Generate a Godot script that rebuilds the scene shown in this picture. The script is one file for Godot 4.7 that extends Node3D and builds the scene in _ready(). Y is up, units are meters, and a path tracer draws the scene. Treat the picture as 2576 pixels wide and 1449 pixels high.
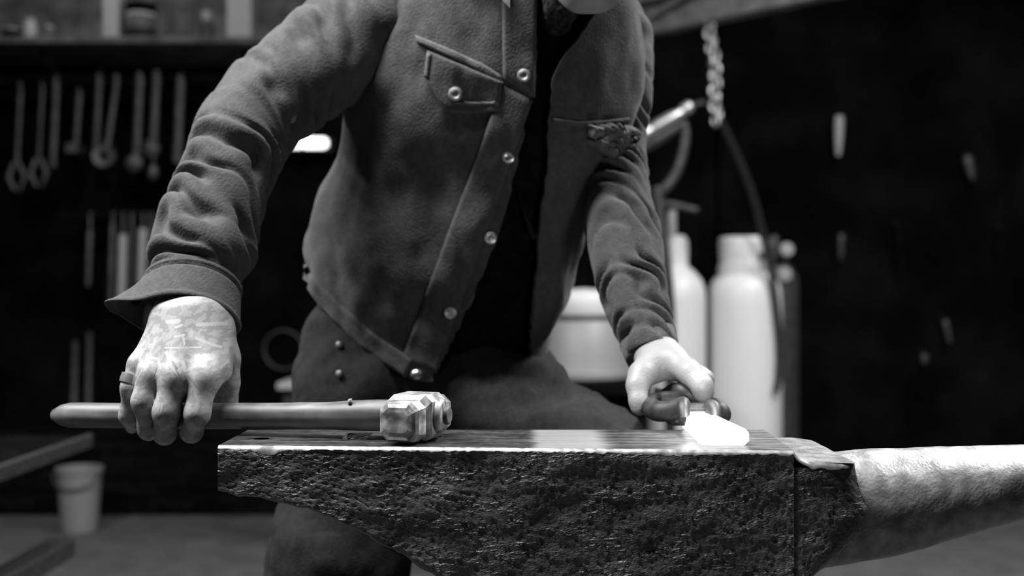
extends Node3D
# A smith at an anvil in a dark workshop. Metres, y up. The camera stands at x = 0, z = 0 and looks along -z.

const F := 2890.0        # focal length in pixels of the 2576 x 1449 frame
const CY := 0.952        # camera height
const FACE := 0.80       # height of the anvil's face

var M := {}              # materials
var T := {}              # textures
var names := {}

# ------------------------------------------------------------------ helpers

func at(x: float, y: float, d: float) -> Vector3:
	return Vector3((x - 1288.0) / F * d, CY + (724.5 - y) / F * d, -d)

func px(p: Vector3) -> Vector2:
	return Vector2(1288.0 + p.x / -p.z * F, 724.5 - (p.y - CY) / -p.z * F)

class MB:
	var P := PackedVector3Array()
	var N := PackedVector3Array()
	var U := PackedVector2Array()
	var I := PackedInt32Array()

	func add(v: PackedVector3Array, idx: PackedInt32Array, uv := PackedVector2Array(), inside = null) -> void:
		var c := Vector3.ZERO
		if inside == null:
			for p in v: c += p
			c /= maxf(1.0, v.size())
		else:
			c = inside
		var vol := 0.0
		for t in range(0, idx.size(), 3):
			var a := v[idx[t]]
			var n := (v[idx[t + 2]] - a).cross(v[idx[t + 1]] - a)
			vol += n.dot(a - c)
		var s := 1 if vol >= 0.0 else 2
		var nn := PackedVector3Array(); nn.resize(v.size())
		var o := P.size()
		for t in range(0, idx.size(), 3):
			var i0 := idx[t]
			var i1 := idx[t + s]
			var i2 := idx[t + 3 - s]
			var n := (v[i2] - v[i0]).cross(v[i1] - v[i0])
			nn[i0] += n; nn[i1] += n; nn[i2] += n
			I.append(o + i0); I.append(o + i1); I.append(o + i2)
		for k in v.size():
			nn[k] = nn[k].normalized() if nn[k].length_squared() > 1e-24 else Vector3.UP
		P.append_array(v); N.append_array(nn)
		if uv.size() == v.size():
			U.append_array(uv)
		else:
			for p in v: U.append(Vector2(p.x, p.y))

	# rows x cols points; wrap joins the last column to the first with shared normals
	func grid(rows: int, cols: int, v: PackedVector3Array, wrap := false, inside = null, uv := PackedVector2Array()) -> void:
		var idx := PackedInt32Array()
		for i in rows - 1:
			for j in (cols if wrap else cols - 1):
				var a := i * cols + j
				var b := i * cols + (j + 1) % cols
				idx.append_array([a, b, b + cols, a, b + cols, a + cols])
		add(v, idx, uv, inside)

	# flat polygon fan
	func poly(pts: Array, inside: Vector3) -> void:
		var v := PackedVector3Array(pts)
		var idx := PackedInt32Array()
		for k in range(1, pts.size() - 1): idx.append_array([0, k, k + 1])
		add(v, idx, PackedVector2Array(), inside)

	# chamfered box
	func box(c: Vector3, size: Vector3, bev := 0.004, b := Basis.IDENTITY) -> void:
		var h := size / 2.0
		bev = minf(bev, minf(h.x, minf(h.y, h.z)) * 0.9)
		for ax in 3:
			for s in [-1.0, 1.0]:
				var q := []
				for k in [[-1, -1], [1, -1], [1, 1], [-1, 1]]:
					var p := Vector3.ZERO
					p[ax] = s * h[ax]
					p[(ax + 1) % 3] = k[0] * (h[(ax + 1) % 3] - bev)
					p[(ax + 2) % 3] = k[1] * (h[(ax + 2) % 3] - bev)
					q.append(c + b * p)
				poly(q, c)
			for s1 in [-1.0, 1.0]:
				for s2 in [-1.0, 1.0]:
					var u := (ax + 1) % 3
					var w := (ax + 2) % 3
					var q := []
					for k in [[-1, 0], [1, 0], [1, 1], [-1, 1]]:
						var p := Vector3.ZERO
						p[ax] = k[0] * (h[ax] - bev)
						p[u] = s1 * (h[u] - (bev if k[1] == 1 else 0.0))
						p[w] = s2 * (h[w] - (0.0 if k[1] == 1 else bev))
						q.append(c + b * p)
					poly(q, c)
		for sx in [-1.0, 1.0]:
			for sy in [-1.0, 1.0]:
				for sz in [-1.0, 1.0]:
					var q := []
					for ax in 3:
						var p := Vector3(sx * (h.x - bev), sy * (h.y - bev), sz * (h.z - bev))
						p[ax] = [sx, sy, sz][ax] * h[ax]
						q.append(c + b * p)
					poly(q, c)

	# round tube along a path, radii per point, closed ends
	func tube(path: Array, radii: Array, seg := 12, flat := 1.0) -> void:
		var v := PackedVector3Array()
		var up := Vector3.UP
		var rows := path.size()
		var cen := PackedVector3Array()
		for i in rows:
			var t: Vector3 = (path[mini(i + 1, rows - 1)] - path[maxi(i - 1, 0)]).normalized()
			if absf(t.dot(up)) > 0.97: up = Vector3(1, 0, 0.1).normalized() if absf(t.x) < 0.9 else Vector3.UP
			var s := t.cross(up).normalized()
			up = s.cross(t).normalized()
			var r: float = radii[i] if radii.size() > i else radii[-1]
			for k in seg:
				var a := TAU * k / seg
				v.append(path[i] + s * cos(a) * r + up * sin(a) * r * flat)
			cen.append(path[i])
		var idx := PackedInt32Array()
		for i in rows - 1:
			for j in seg:
				var a := i * seg + j
				var b := i * seg + (j + 1) % seg
				idx.append_array([a, b, b + seg, a, b + seg, a + seg])
		var e0 := v.size(); v.append(path[0])
		var e1 := v.size(); v.append(path[-1])
		for j in seg:
			idx.append_array([e0, (j + 1) % seg, j])
			idx.append_array([e1, (rows - 1) * seg + j, (rows - 1) * seg + (j + 1) % seg])
		# true signed volume decides the winding
		var vol := 0.0
		for t in range(0, idx.size(), 3): vol += v[idx[t]].dot(v[idx[t + 2]].cross(v[idx[t + 1]]))
		if vol < 0.0:
			for t in range(0, idx.size(), 3):
				var q := idx[t + 1]; idx[t + 1] = idx[t + 2]; idx[t + 2] = q
		_raw(v, idx)

	func _raw(v: PackedVector3Array, idx: PackedInt32Array, uv := PackedVector2Array()) -> void:
		var nn := PackedVector3Array(); nn.resize(v.size())
		var o := P.size()
		for t in range(0, idx.size(), 3):
			var n := (v[idx[t + 2]] - v[idx[t]]).cross(v[idx[t + 1]] - v[idx[t]])
			for k in 3:
				nn[idx[t + k]] += n
				I.append(o + idx[t + k])
		for k in v.size(): nn[k] = nn[k].normalized() if nn[k].length_squared() > 1e-24 else Vector3.UP
		P.append_array(v); N.append_array(nn)
		if uv.size() == v.size(): U.append_array(uv)
		else:
			for p in v: U.append(Vector2(p.x, p.y))

	# profile of (radius, height) round the y axis of xf; a corner sharper than 40 degrees is kept
	func lathe(prof: Array, seg: int, xf: Transform3D) -> void:
		var runs := [[prof[0]]]
		for i in range(1, prof.size()):
			runs[-1].append(prof[i])
			if i + 1 < prof.size():
				var d0: Vector2 = (prof[i] - prof[i - 1]).normalized()
				var d1: Vector2 = (prof[i + 1] - prof[i]).normalized()
				if d0.dot(d1) < 0.77: runs.append([prof[i]])
		for r in runs:
			var v := PackedVector3Array()
			var idx := PackedInt32Array()
			for p in r:
				for k in seg:
					var a := TAU * k / seg
					v.append(xf * Vector3(p.x * cos(a), p.y, p.x * sin(a)))
			for i in r.size() - 1:
				for j in seg:
					var a: int = i * seg + j
					var b: int = i * seg + (j + 1) % seg
					idx.append_array([a, b, b + seg, a, b + seg, a + seg])
			_raw(v, idx)

	func mesh() -> ArrayMesh:
		var m := ArrayMesh.new()
		surface(m)
		return m

	func surface(m: ArrayMesh) -> void:
		var a := []; a.resize(Mesh.ARRAY_MAX)
		a[Mesh.ARRAY_VERTEX] = P; a[Mesh.ARRAY_NORMAL] = N; a[Mesh.ARRAY_TEX_UV] = U; a[Mesh.ARRAY_INDEX] = I
		m.add_surface_from_arrays(Mesh.PRIMITIVE_TRIANGLES, a)

func numbered(called: String) -> String:
	names[called] = names.get(called, 0) + 1
	return called if names[called] == 1 else "%s_%03d" % [called, names[called] - 1]

func tag(o: Node, label: String, category: String, group := "") -> void:
	o.set_meta("label", label); o.set_meta("category", category)
	if group != "": o.set_meta("group", group)

func thing(called: String, label: String, category: String, where := Vector3.ZERO, group := "") -> Node3D:
	var o := Node3D.new()
	o.name = numbered(called); add_child(o); o.position = where
	tag(o, label, category, group)
	return o

# commits a shape as one named mesh; b is in world axes, the mesh is moved to its parent's own
func put(called: String, b: MB, m: Material, parent: Node3D = self, label := "") -> MeshInstance3D:
	var o := MeshInstance3D.new()
	var off := Vector3.ZERO
	var up: Node = parent
	while up != self and up is Node3D:
		off += up.position; up = up.get_parent()
	if off != Vector3.ZERO:
		for k in b.P.size(): b.P[k] -= off
	o.mesh = b.mesh(); o.material_override = m
	o.name = numbered(called) if parent == self else called
	parent.add_child(o, true)
	if label != "": o.set_meta("label", label)
	return o

func struct(called: String, b: MB, m: Material) -> void:
	put(called, b, m).set_meta("kind", "structure")

func cat(p: Array, n: int) -> Array:      # Catmull-Rom through Vector3 / Vector4 points
	var out := []
	for i in p.size() - 1:
		var a = p[maxi(i - 1, 0)]; var b = p[i]; var c = p[i + 1]; var d = p[mini(i + 2, p.size() - 1)]
		for k in n:
			var t := float(k) / n
			out.append(0.5 * (2.0 * b + (c - a) * t + (2.0 * a - 5.0 * b + 4.0 * c - d) * t * t + (3.0 * b - a - 3.0 * c + d) * t * t * t))
	out.append(p[-1])
	return out

func poly_y(p: Array, x: float) -> float:  # piecewise linear y(x) through Vector2 points
	if x <= p[0].x: return p[0].y
	for i in p.size() - 1:
		if x <= p[i + 1].x:
			return lerpf(p[i].y, p[i + 1].y, (x - p[i].x) / (p[i + 1].x - p[i].x))
	return p[-1].y

func noise(freq: float, oct := 4, s := 1, kind := FastNoiseLite.TYPE_SIMPLEX_SMOOTH) -> FastNoiseLite:
	var n := FastNoiseLite.new()
	n.noise_type = kind; n.frequency = freq; n.seed = s
	n.fractal_type = FastNoiseLite.FRACTAL_FBM if oct > 1 else FastNoiseLite.FRACTAL_NONE
	n.fractal_octaves = oct
	return n

func tex(im: Image) -> ImageTexture:
	return ImageTexture.create_from_image(im)

# noise picture stretched to lo..hi grey
func grey(n: FastNoiseLite, size: int, lo: float, hi: float, power := 1.0) -> Image:
	var im := n.get_seamless_image(size, size, false, false, 0.15)
	im.convert(Image.FORMAT_L8)
	var d := im.get_data()
	for k in d.size(): d[k] = int(clampf(lo + (hi - lo) * pow(d[k] / 255.0, power), 0.0, 1.0) * 255.0)
	return Image.create_from_data(size, size, false, Image.FORMAT_L8, d)

func mat(g: float, rough: float, metal := 0.0) -> StandardMaterial3D:
	var m := StandardMaterial3D.new()
	m.albedo_color = Color(g, g, g).linear_to_srgb()    # g is the linear base grey
	m.roughness = rough; m.metallic = metal
	return m

func tri(m: StandardMaterial3D, scale: float, albedo = null, bump = null, depth := 0.0, normal = null, strength := 1.0) -> StandardMaterial3D:
	m.uv1_triplanar = true; m.uv1_world_triplanar = true
	m.uv1_scale = Vector3(scale, scale, scale); m.uv1_triplanar_sharpness = 4.0
	if albedo: m.albedo_texture = albedo
	if bump:
		m.heightmap_enabled = true; m.heightmap_texture = bump; m.heightmap_scale = depth
	if normal:
		m.normal_enabled = true; m.normal_texture = normal; m.normal_scale = strength
	return m

# ------------------------------------------------------------------ smooth bodies: tapered capsules joined by a smooth minimum, meshed as surface nets

func splat(S: PackedFloat32Array, caps: Array, k: float, h: float, o: Vector3, nx: int, ny: int, nz: int) -> PackedFloat32Array:
	for c in caps:
		var a: Vector3 = c[0]
		var b: Vector3 = c[1]
		var ra: float = c[2]
		var rb: float = c[3]
		var rm := maxf(ra, rb) + 5.0 * k
		var lo := a.min(b) - Vector3.ONE * rm
		var hi := a.max(b) + Vector3.ONE * rm
		var x0 := clampi(int((lo.x - o.x) / h), 0, nx - 1)
		var x1 := clampi(int((hi.x - o.x) / h) + 1, 0, nx - 1)
		var y0 := clampi(int((lo.y - o.y) / h), 0, ny - 1)
		var y1 := clampi(int((hi.y - o.y) / h) + 1, 0, ny - 1)
		var z0 := clampi(int((lo.z - o.z) / h), 0, nz - 1)
		var z1 := clampi(int((hi.z - o.z) / h) + 1, 0, nz - 1)
		var ab := b - a
		var l2 := maxf(ab.length_squared(), 1e-12)
		for z in range(z0, z1 + 1):
			for y in range(y0, y1 + 1):
				var row := (z * ny + y) * nx
				for x in range(x0, x1 + 1):
					var p := o + Vector3(x, y, z) * h - a
					var t := clampf(p.dot(ab) / l2, 0.0, 1.0)
					var d := (p - ab * t).length() - ra - (rb - ra) * t
					if d < 5.0 * k: S[row + x] += exp(-maxf(d, -20.0 * k) / k)
	return S

# common capsules blend with every group; the groups stay apart from each other
func net(common: Array, groups: Array, k: float, h: float) -> Array:
	var lo := Vector3.ONE * 1e9
	var hi := -lo
	var all := common.duplicate()
	for g in groups: all.append_array(g)
	for c in all:
		var r := Vector3.ONE * (maxf(c[2], c[3]) + 3.0 * k + 2.0 * h)
		lo = lo.min(c[0] - r).min(c[1] - r)
		hi = hi.max(c[0] + r).max(c[1] + r)
	var nx := int((hi.x - lo.x) / h) + 2
	var ny := int((hi.y - lo.y) / h) + 2
	var nz := int((hi.z - lo.z) / h) + 2
	var base := PackedFloat32Array(); base.resize(nx * ny * nz)
	base = splat(base, common, k, h, lo, nx, ny, nz)
	var S := base.duplicate()
	for g in groups:
		var own := splat(base.duplicate(), g, k, h, lo, nx, ny, nz)
		for i in own.size():
			if own[i] > S[i]: S[i] = own[i]
	var inn := PackedByteArray(); inn.resize(S.size())
	for i in S.size():
		inn[i] = 1 if S[i] >= 1.0 else 0
	var cell := {}
	var v := PackedVector3Array()
	var sy := nx
	var sz := nx * ny
	var off := [0, 1, sy, sy + 1, sz, sz + 1, sz + sy, sz + sy + 1]
	var edges := [[0, 1], [2, 3], [4, 5], [6, 7], [0, 2], [1, 3], [4, 6], [5, 7], [0, 4], [1, 5], [2, 6], [3, 7]]
	for z in nz - 1:
		for y in ny - 1:
			var i := z * sz + y * sy
			for x in nx - 1:
				var s := inn[i] + inn[i + 1] + inn[i + sy] + inn[i + sy + 1] + inn[i + sz] + inn[i + sz + 1] + inn[i + sz + sy] + inn[i + sz + sy + 1]
				if s > 0 and s < 8:
					var sum := Vector3.ZERO
					var n := 0
					for e in edges:
						var ia: int = i + off[e[0]]
						var ib: int = i + off[e[1]]
						if inn[ia] != inn[ib]:
							var fa := log(maxf(S[ia], 1e-7))
							var fb := log(maxf(S[ib], 1e-7))
							var t := fa / (fa - fb)
							var pa := Vector3(e[0] & 1, (e[0] >> 1) & 1, e[0] >> 2)
							var pb := Vector3(e[1] & 1, (e[1] >> 1) & 1, e[1] >> 2)
							sum += pa.lerp(pb, t); n += 1
					cell[i] = v.size()
					v.append(lo + (Vector3(x, y, z) + sum / n) * h)
				i += 1
	var idx := PackedInt32Array()
	for i in cell:
		for e in [[1, sy, sz], [sy, sz, 1], [sz, 1, sy]]:
			var j: int = i + e[0]
			if inn[i] != inn[j]:
				var q1: int = i - e[1]
				var q2: int = i - e[1] - e[2]
				var q3: int = i - e[2]
				if cell.has(q1) and cell.has(q2) and cell.has(q3):
					if inn[i]: idx.append_array([cell[i], cell[q2], cell[q1], cell[i], cell[q3], cell[q2]])
					else: idx.append_array([cell[i], cell[q1], cell[q2], cell[i], cell[q2], cell[q3]])
	return [v, idx]

func add_net(b: MB, n: Array, bump = null, amp := 0.0, uv = null) -> void:
	var v: PackedVector3Array = n[0]
	var idx: PackedInt32Array = n[1]
	var vol := 0.0
	for t in range(0, idx.size(), 3): vol += v[idx[t]].dot(v[idx[t + 2]].cross(v[idx[t + 1]]))
	if vol < 0.0:
		for t in range(0, idx.size(), 3):
			var q := idx[t + 1]; idx[t + 1] = idx[t + 2]; idx[t + 2] = q
	if bump != null:
		var tmp := MB.new(); tmp._raw(v, idx)
		for k in v.size(): v[k] += tmp.N[k] * bump.call(v[k]) * amp
	var uvs := PackedVector2Array()
	if uv != null:
		for p in v: uvs.append(uv.call(p))
	b._raw(v, idx, uvs)

# ------------------------------------------------------------------ scene

func _ready() -> void:
	var cam := Camera3D.new()
	cam.name = "camera"; add_child(cam)
	cam.position = Vector3(0, CY, 0)
	cam.fov = rad_to_deg(2.0 * atan(724.5 / F)); cam.near = 0.05; cam.far = 60.0
	var lens := CameraAttributesPhysical.new()
	lens.frustum_focal_length = 24.0 / (2.0 * 724.5 / F)
	lens.frustum_focus_distance = 1.14
	lens.exposure_aperture = lens.frustum_focal_length / 12.0
	cam.attributes = lens
	cam.fov = rad_to_deg(2.0 * atan(724.5 / F))
	cam.current = true
	var we := WorldEnvironment.new(); we.name = "environment"
	var env := Environment.new()
	env.background_mode = Environment.BG_COLOR; env.background_color = Color.BLACK
	env.tonemap_mode = Environment.TONE_MAPPER_LINEAR; env.tonemap_exposure = 1.0
	env.sdfgi_enabled = true; env.ssao_enabled = true; env.ssil_enabled = true
	we.environment = env; add_child(we)
	make_textures()
	ceiling_lamps()
	room()
	anvil()
	hammer()
	hot_bar()
	tongs()
	smith()
	background()

func ceiling_lamps() -> void:
	ceiling_lamp("long ceiling lamp hung over the anvil", Vector3(-0.70, 2.72, -0.95), 9.0, 0.0)
	ceiling_lamp("long ceiling lamp hung left of the anvil", Vector3(-1.75, 2.62, -1.35), 10.0, PI / 2)
	ceiling_lamp("long ceiling lamp hung to the right of the smith", Vector3(1.45, 2.66, -1.80), 11.0, PI / 2)
	ceiling_lamp("long ceiling lamp hung in front of the gas cylinders", Vector3(1.6, 2.72, -3.3), 6.0, 0.0)
	ceiling_lamp("long ceiling lamp hung over the wall shelf", Vector3(-1.6, 2.72, -4.55), 0.6, 0.0)

func ceiling_lamp(label: String, p: Vector3, energy: float, turn: float) -> void:
	var t := thing("ceiling_lamp", label, "lamp", p + Vector3(0, 0.28, 0), "ceiling lamps")
	var bs := Basis(Vector3.UP, turn)
	var b := MB.new()
	b.box(p + Vector3(0, 0.04, 0), Vector3(1.26, 0.06, 0.20), 0.01, bs)
	put("housing", b, M.dark_paint, t)
	for s in [-0.45, 0.45]:
		b = MB.new()
		b.tube([p + bs * Vector3(s, 0.06, 0), p + bs * Vector3(s, 0.28, 0)], [0.006], 8)
		put("hanger", b, M.dark_paint, t)
	b = MB.new()
	b.box(p + Vector3(0, -0.002, 0), Vector3(1.2, 0.024, 0.16), 0.008, bs)
	var glow := mat(0.8, 0.5)
	glow.emission_enabled = true; glow.emission = Color.WHITE; glow.emission_energy_multiplier = 1.2
	put("lamp_tube", b, glow, t)
	var l := AreaLight3D.new()
	l.name = "lamp_light"; t.add_child(l, true)
	l.position = Vector3(0, -0.30, 0); l.basis = bs * Basis(Vector3.RIGHT, -PI / 2)
	l.area_size = Vector2(1.2, 0.16); l.light_energy = energy
	l.area_range = 12.0; l.shadow_enabled = true

func make_textures() -> void:
	T.soft = tex(grey(noise(0.012, 5, 3), 512, 0.55, 1.0))
	T.faint = tex(grey(noise(0.012, 4, 4), 512, 0.8, 1.0))
	T.blotch = tex(grey(noise(0.006, 4, 8), 512, 0.35, 1.0))
	T.fine = tex(grey(noise(0.06, 4, 5), 512, 0.0, 1.0))
	var pit := noise(0.035, 4, 12)
	var pi_im := grey(pit, 1024, 0.0, 1.0)
	T.pits_h = tex(pi_im)
	var pn: Image = pi_im.duplicate()
	pn.convert(Image.FORMAT_RGBA8); pn.bump_map_to_normal_map(9.0)
	T.pits_n = tex(pn)
	T.iron_tone = tex(grey(noise(0.02, 5, 21), 512, 0.15, 1.0, 1.6))
	# forged side of the anvil: one tile spans it; scale pits, flakes drawn out along the bar, fine grain
	var a := noise(0.050, 3, 211).get_image(760, 2048, false, false, true); a.resize(1024, 2048, Image.INTERPOLATE_CUBIC)
	var c := noise(0.16, 2, 212).get_image(1024, 2048, false, false, true)
	var e := noise(0.010, 3, 213).get_image(1024, 2048, false, false, true)
	a.convert(Image.FORMAT_L8); c.convert(Image.FORMAT_L8); e.convert(Image.FORMAT_L8)
	var da := a.get_data(); var dc := c.get_data(); var de := e.get_data()
	for k in da.size():
		var where := smoothstep(0.40, 0.66, de[k] / 255.0)
		var f := smoothstep(0.50, 0.66, da[k] / 255.0)
		da[k] = int(clampf(0.25 + 0.34 * f * (0.2 + 0.8 * where) + 0.30 * (dc[k] / 255.0 - 0.5) * (0.4 + 0.6 * where) + 0.25 * (de[k] / 255.0 - 0.5), 0.0, 1.0) * 255.0)
	var forged := Image.create_from_data(1024, 2048, false, Image.FORMAT_L8, da)
	forged.convert(Image.FORMAT_RGBA8); forged.bump_map_to_normal_map(7.0)
	T.forged = tex(forged)
	# brushed steel: noise that is stretched by its uv scale
	T.brush = tex(grey(noise(0.03, 4, 33), 512, 0.0, 1.0))
	# denim: twill and slub
	var dn := noise(0.02, 4, 44)
	var slub := noise(0.09, 2, 45)
	var im := Image.create(512, 512, false, Image.FORMAT_L8)
	for y in 512:
		for x in 512:
			var tw := 0.5 + 0.5 * sin(TAU * (x + y) / 8.0)
			var g := 0.76 + 0.09 * dn.get_noise_2d(x, y) + 0.08 * slub.get_noise_2d(x * 0.4, y * 2.0) + 0.10 * (tw - 0.5)
			im.set_pixel(x, y, Color(g, g, g))
	T.denim = tex(im)
	# wood: long grain along x
	var wn := noise(0.012, 4, 51)
	im = Image.create(512, 512, false, Image.FORMAT_L8)
	for y in 512:
		for x in 512:
			var g := 0.68 + 0.3 * wn.get_noise_2d(x * 0.25, y * 3.0) + 0.15 * wn.get_noise_2d(x * 1.5 + 300.0, y * 1.5)
			im.set_pixel(x, y, Color(g, g, g))
	T.wood = tex(im)
	T.tattoo = tex(tattoo_image())

	M.dark_paint = tri(mat(0.03, 0.6), 2.0, T.soft)
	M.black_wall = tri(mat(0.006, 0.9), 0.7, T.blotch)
	M.board = tri(mat(0.16, 0.85), 1.2, T.soft)
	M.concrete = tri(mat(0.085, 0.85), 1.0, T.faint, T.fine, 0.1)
	M.ceiling = tri(mat(0.02, 0.9), 1.0, T.soft)
	M.iron = tri(mat(0.19, 0.44, 0.25), 1.7, T.soft, null, 0.0, T.forged, 0.85)
	M.iron.uv1_offset = Vector3(0.5, 0.0, 0.0)
	M.horn = tri(mat(0.36, 0.46, 0.35), 6.0, T.soft, null, 0.0, T.pits_n, 0.22)
	M.table = tri(mat(0.30, 0.5, 0.7), 6.0, T.soft, null, 0.0, T.pits_n, 0.2)
	M.steel = mat(0.62, 0.40, 0.75)
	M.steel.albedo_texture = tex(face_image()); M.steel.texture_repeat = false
	M.edge = tri(mat(0.50, 0.42, 0.7), 9.0, T.soft)
	M.hammer = tri(mat(0.75, 0.42, 0.45), 18.0, T.blotch, null, 0.0, T.pits_n, 0.10)
	M.tongs = tri(mat(0.10, 0.5, 0.6), 9.0, T.soft, null, 0.0, T.pits_n, 0.15)
	M.handle = tri(mat(0.24, 0.5), 3.0, T.wood, T.wood, 0.04)
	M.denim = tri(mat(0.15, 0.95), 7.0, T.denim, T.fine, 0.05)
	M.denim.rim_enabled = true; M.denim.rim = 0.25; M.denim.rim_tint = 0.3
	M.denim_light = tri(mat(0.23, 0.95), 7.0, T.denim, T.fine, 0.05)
	M.jeans = tri(mat(0.055, 0.95), 7.0, T.denim, T.fine, 0.05)
	M.black_cloth = tri(mat(0.012, 0.95), 6.0, T.soft)
	M.skin = tri(mat(0.26, 0.5), 9.0, null, T.fine, 0.03)
	M.tattoo = mat(1.0, 0.5)
	M.tattoo.albedo_texture = T.tattoo
	M.hair = tri(mat(0.10, 0.8), 30.0, T.blotch, T.fine, 0.3)
	M.brass = mat(0.75, 0.32, 0.85)
	M.rubber = mat(0.015, 0.55)
	M.white = tri(mat(0.78, 0.42), 1.5, T.soft)
	M.white.albedo_texture = null
	M.cyl = mat(0.62, 0.40)
	M.pale = mat(0.28, 0.6)
	M.dim_iron = tri(mat(0.10, 0.5, 0.4), 4.0, T.soft)
	M.bucket = mat(0.15, 0.7)
	M.dome = mat(0.20, 0.5)
	M.lid = mat(0.50, 0.45)
	M.beam = tri(mat(0.30, 0.8), 2.0, T.soft)
	M.chain = mat(0.55, 0.4, 0.8)
	M.wood_dark = tri(mat(0.010, 0.95), 1.5, T.wood)
	for k in ["black_wall", "denim", "denim_light", "jeans", "black_cloth", "wood_dark", "concrete", "dark_paint", "ceiling", "hair", "board"]:
		M[k].metallic_specular = 0.12
	M.wood_dark.metallic_specular = 0.02
	M.leather = tri(mat(0.02, 0.6), 4.0, T.soft)

func room() -> void:
	var b := MB.new(); b.box(Vector3(0, -0.06, -1.6), Vector3(7.0, 0.12, 8.2), 0.001); struct("floor", b, M.concrete)
	b = MB.new(); b.box(Vector3(0, 3.06, -1.6), Vector3(7.0, 0.12, 8.2), 0.001); struct("ceiling", b, M.ceiling)
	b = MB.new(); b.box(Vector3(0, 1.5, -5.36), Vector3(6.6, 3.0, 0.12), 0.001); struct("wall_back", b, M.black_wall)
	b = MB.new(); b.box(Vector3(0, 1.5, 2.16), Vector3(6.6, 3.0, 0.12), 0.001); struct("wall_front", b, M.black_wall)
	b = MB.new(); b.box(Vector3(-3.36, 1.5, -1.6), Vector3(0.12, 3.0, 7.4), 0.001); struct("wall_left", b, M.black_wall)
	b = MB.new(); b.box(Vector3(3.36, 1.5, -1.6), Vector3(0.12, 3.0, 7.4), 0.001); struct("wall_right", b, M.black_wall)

# ------------------------------------------------------------------ anvil

const AX := -0.2836
const AZ := -1.1107
const SL := 0.0646       # the front edge comes nearer towards the horn

func fz(x: float) -> float:
	return AZ + (x - AX) * SL

func on_front(x: float, y: float) -> Vector3:
	var kx := (x - 1288.0) / F
	return at(x, y, (AX * SL - AZ) / (1.0 + kx * SL))

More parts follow.
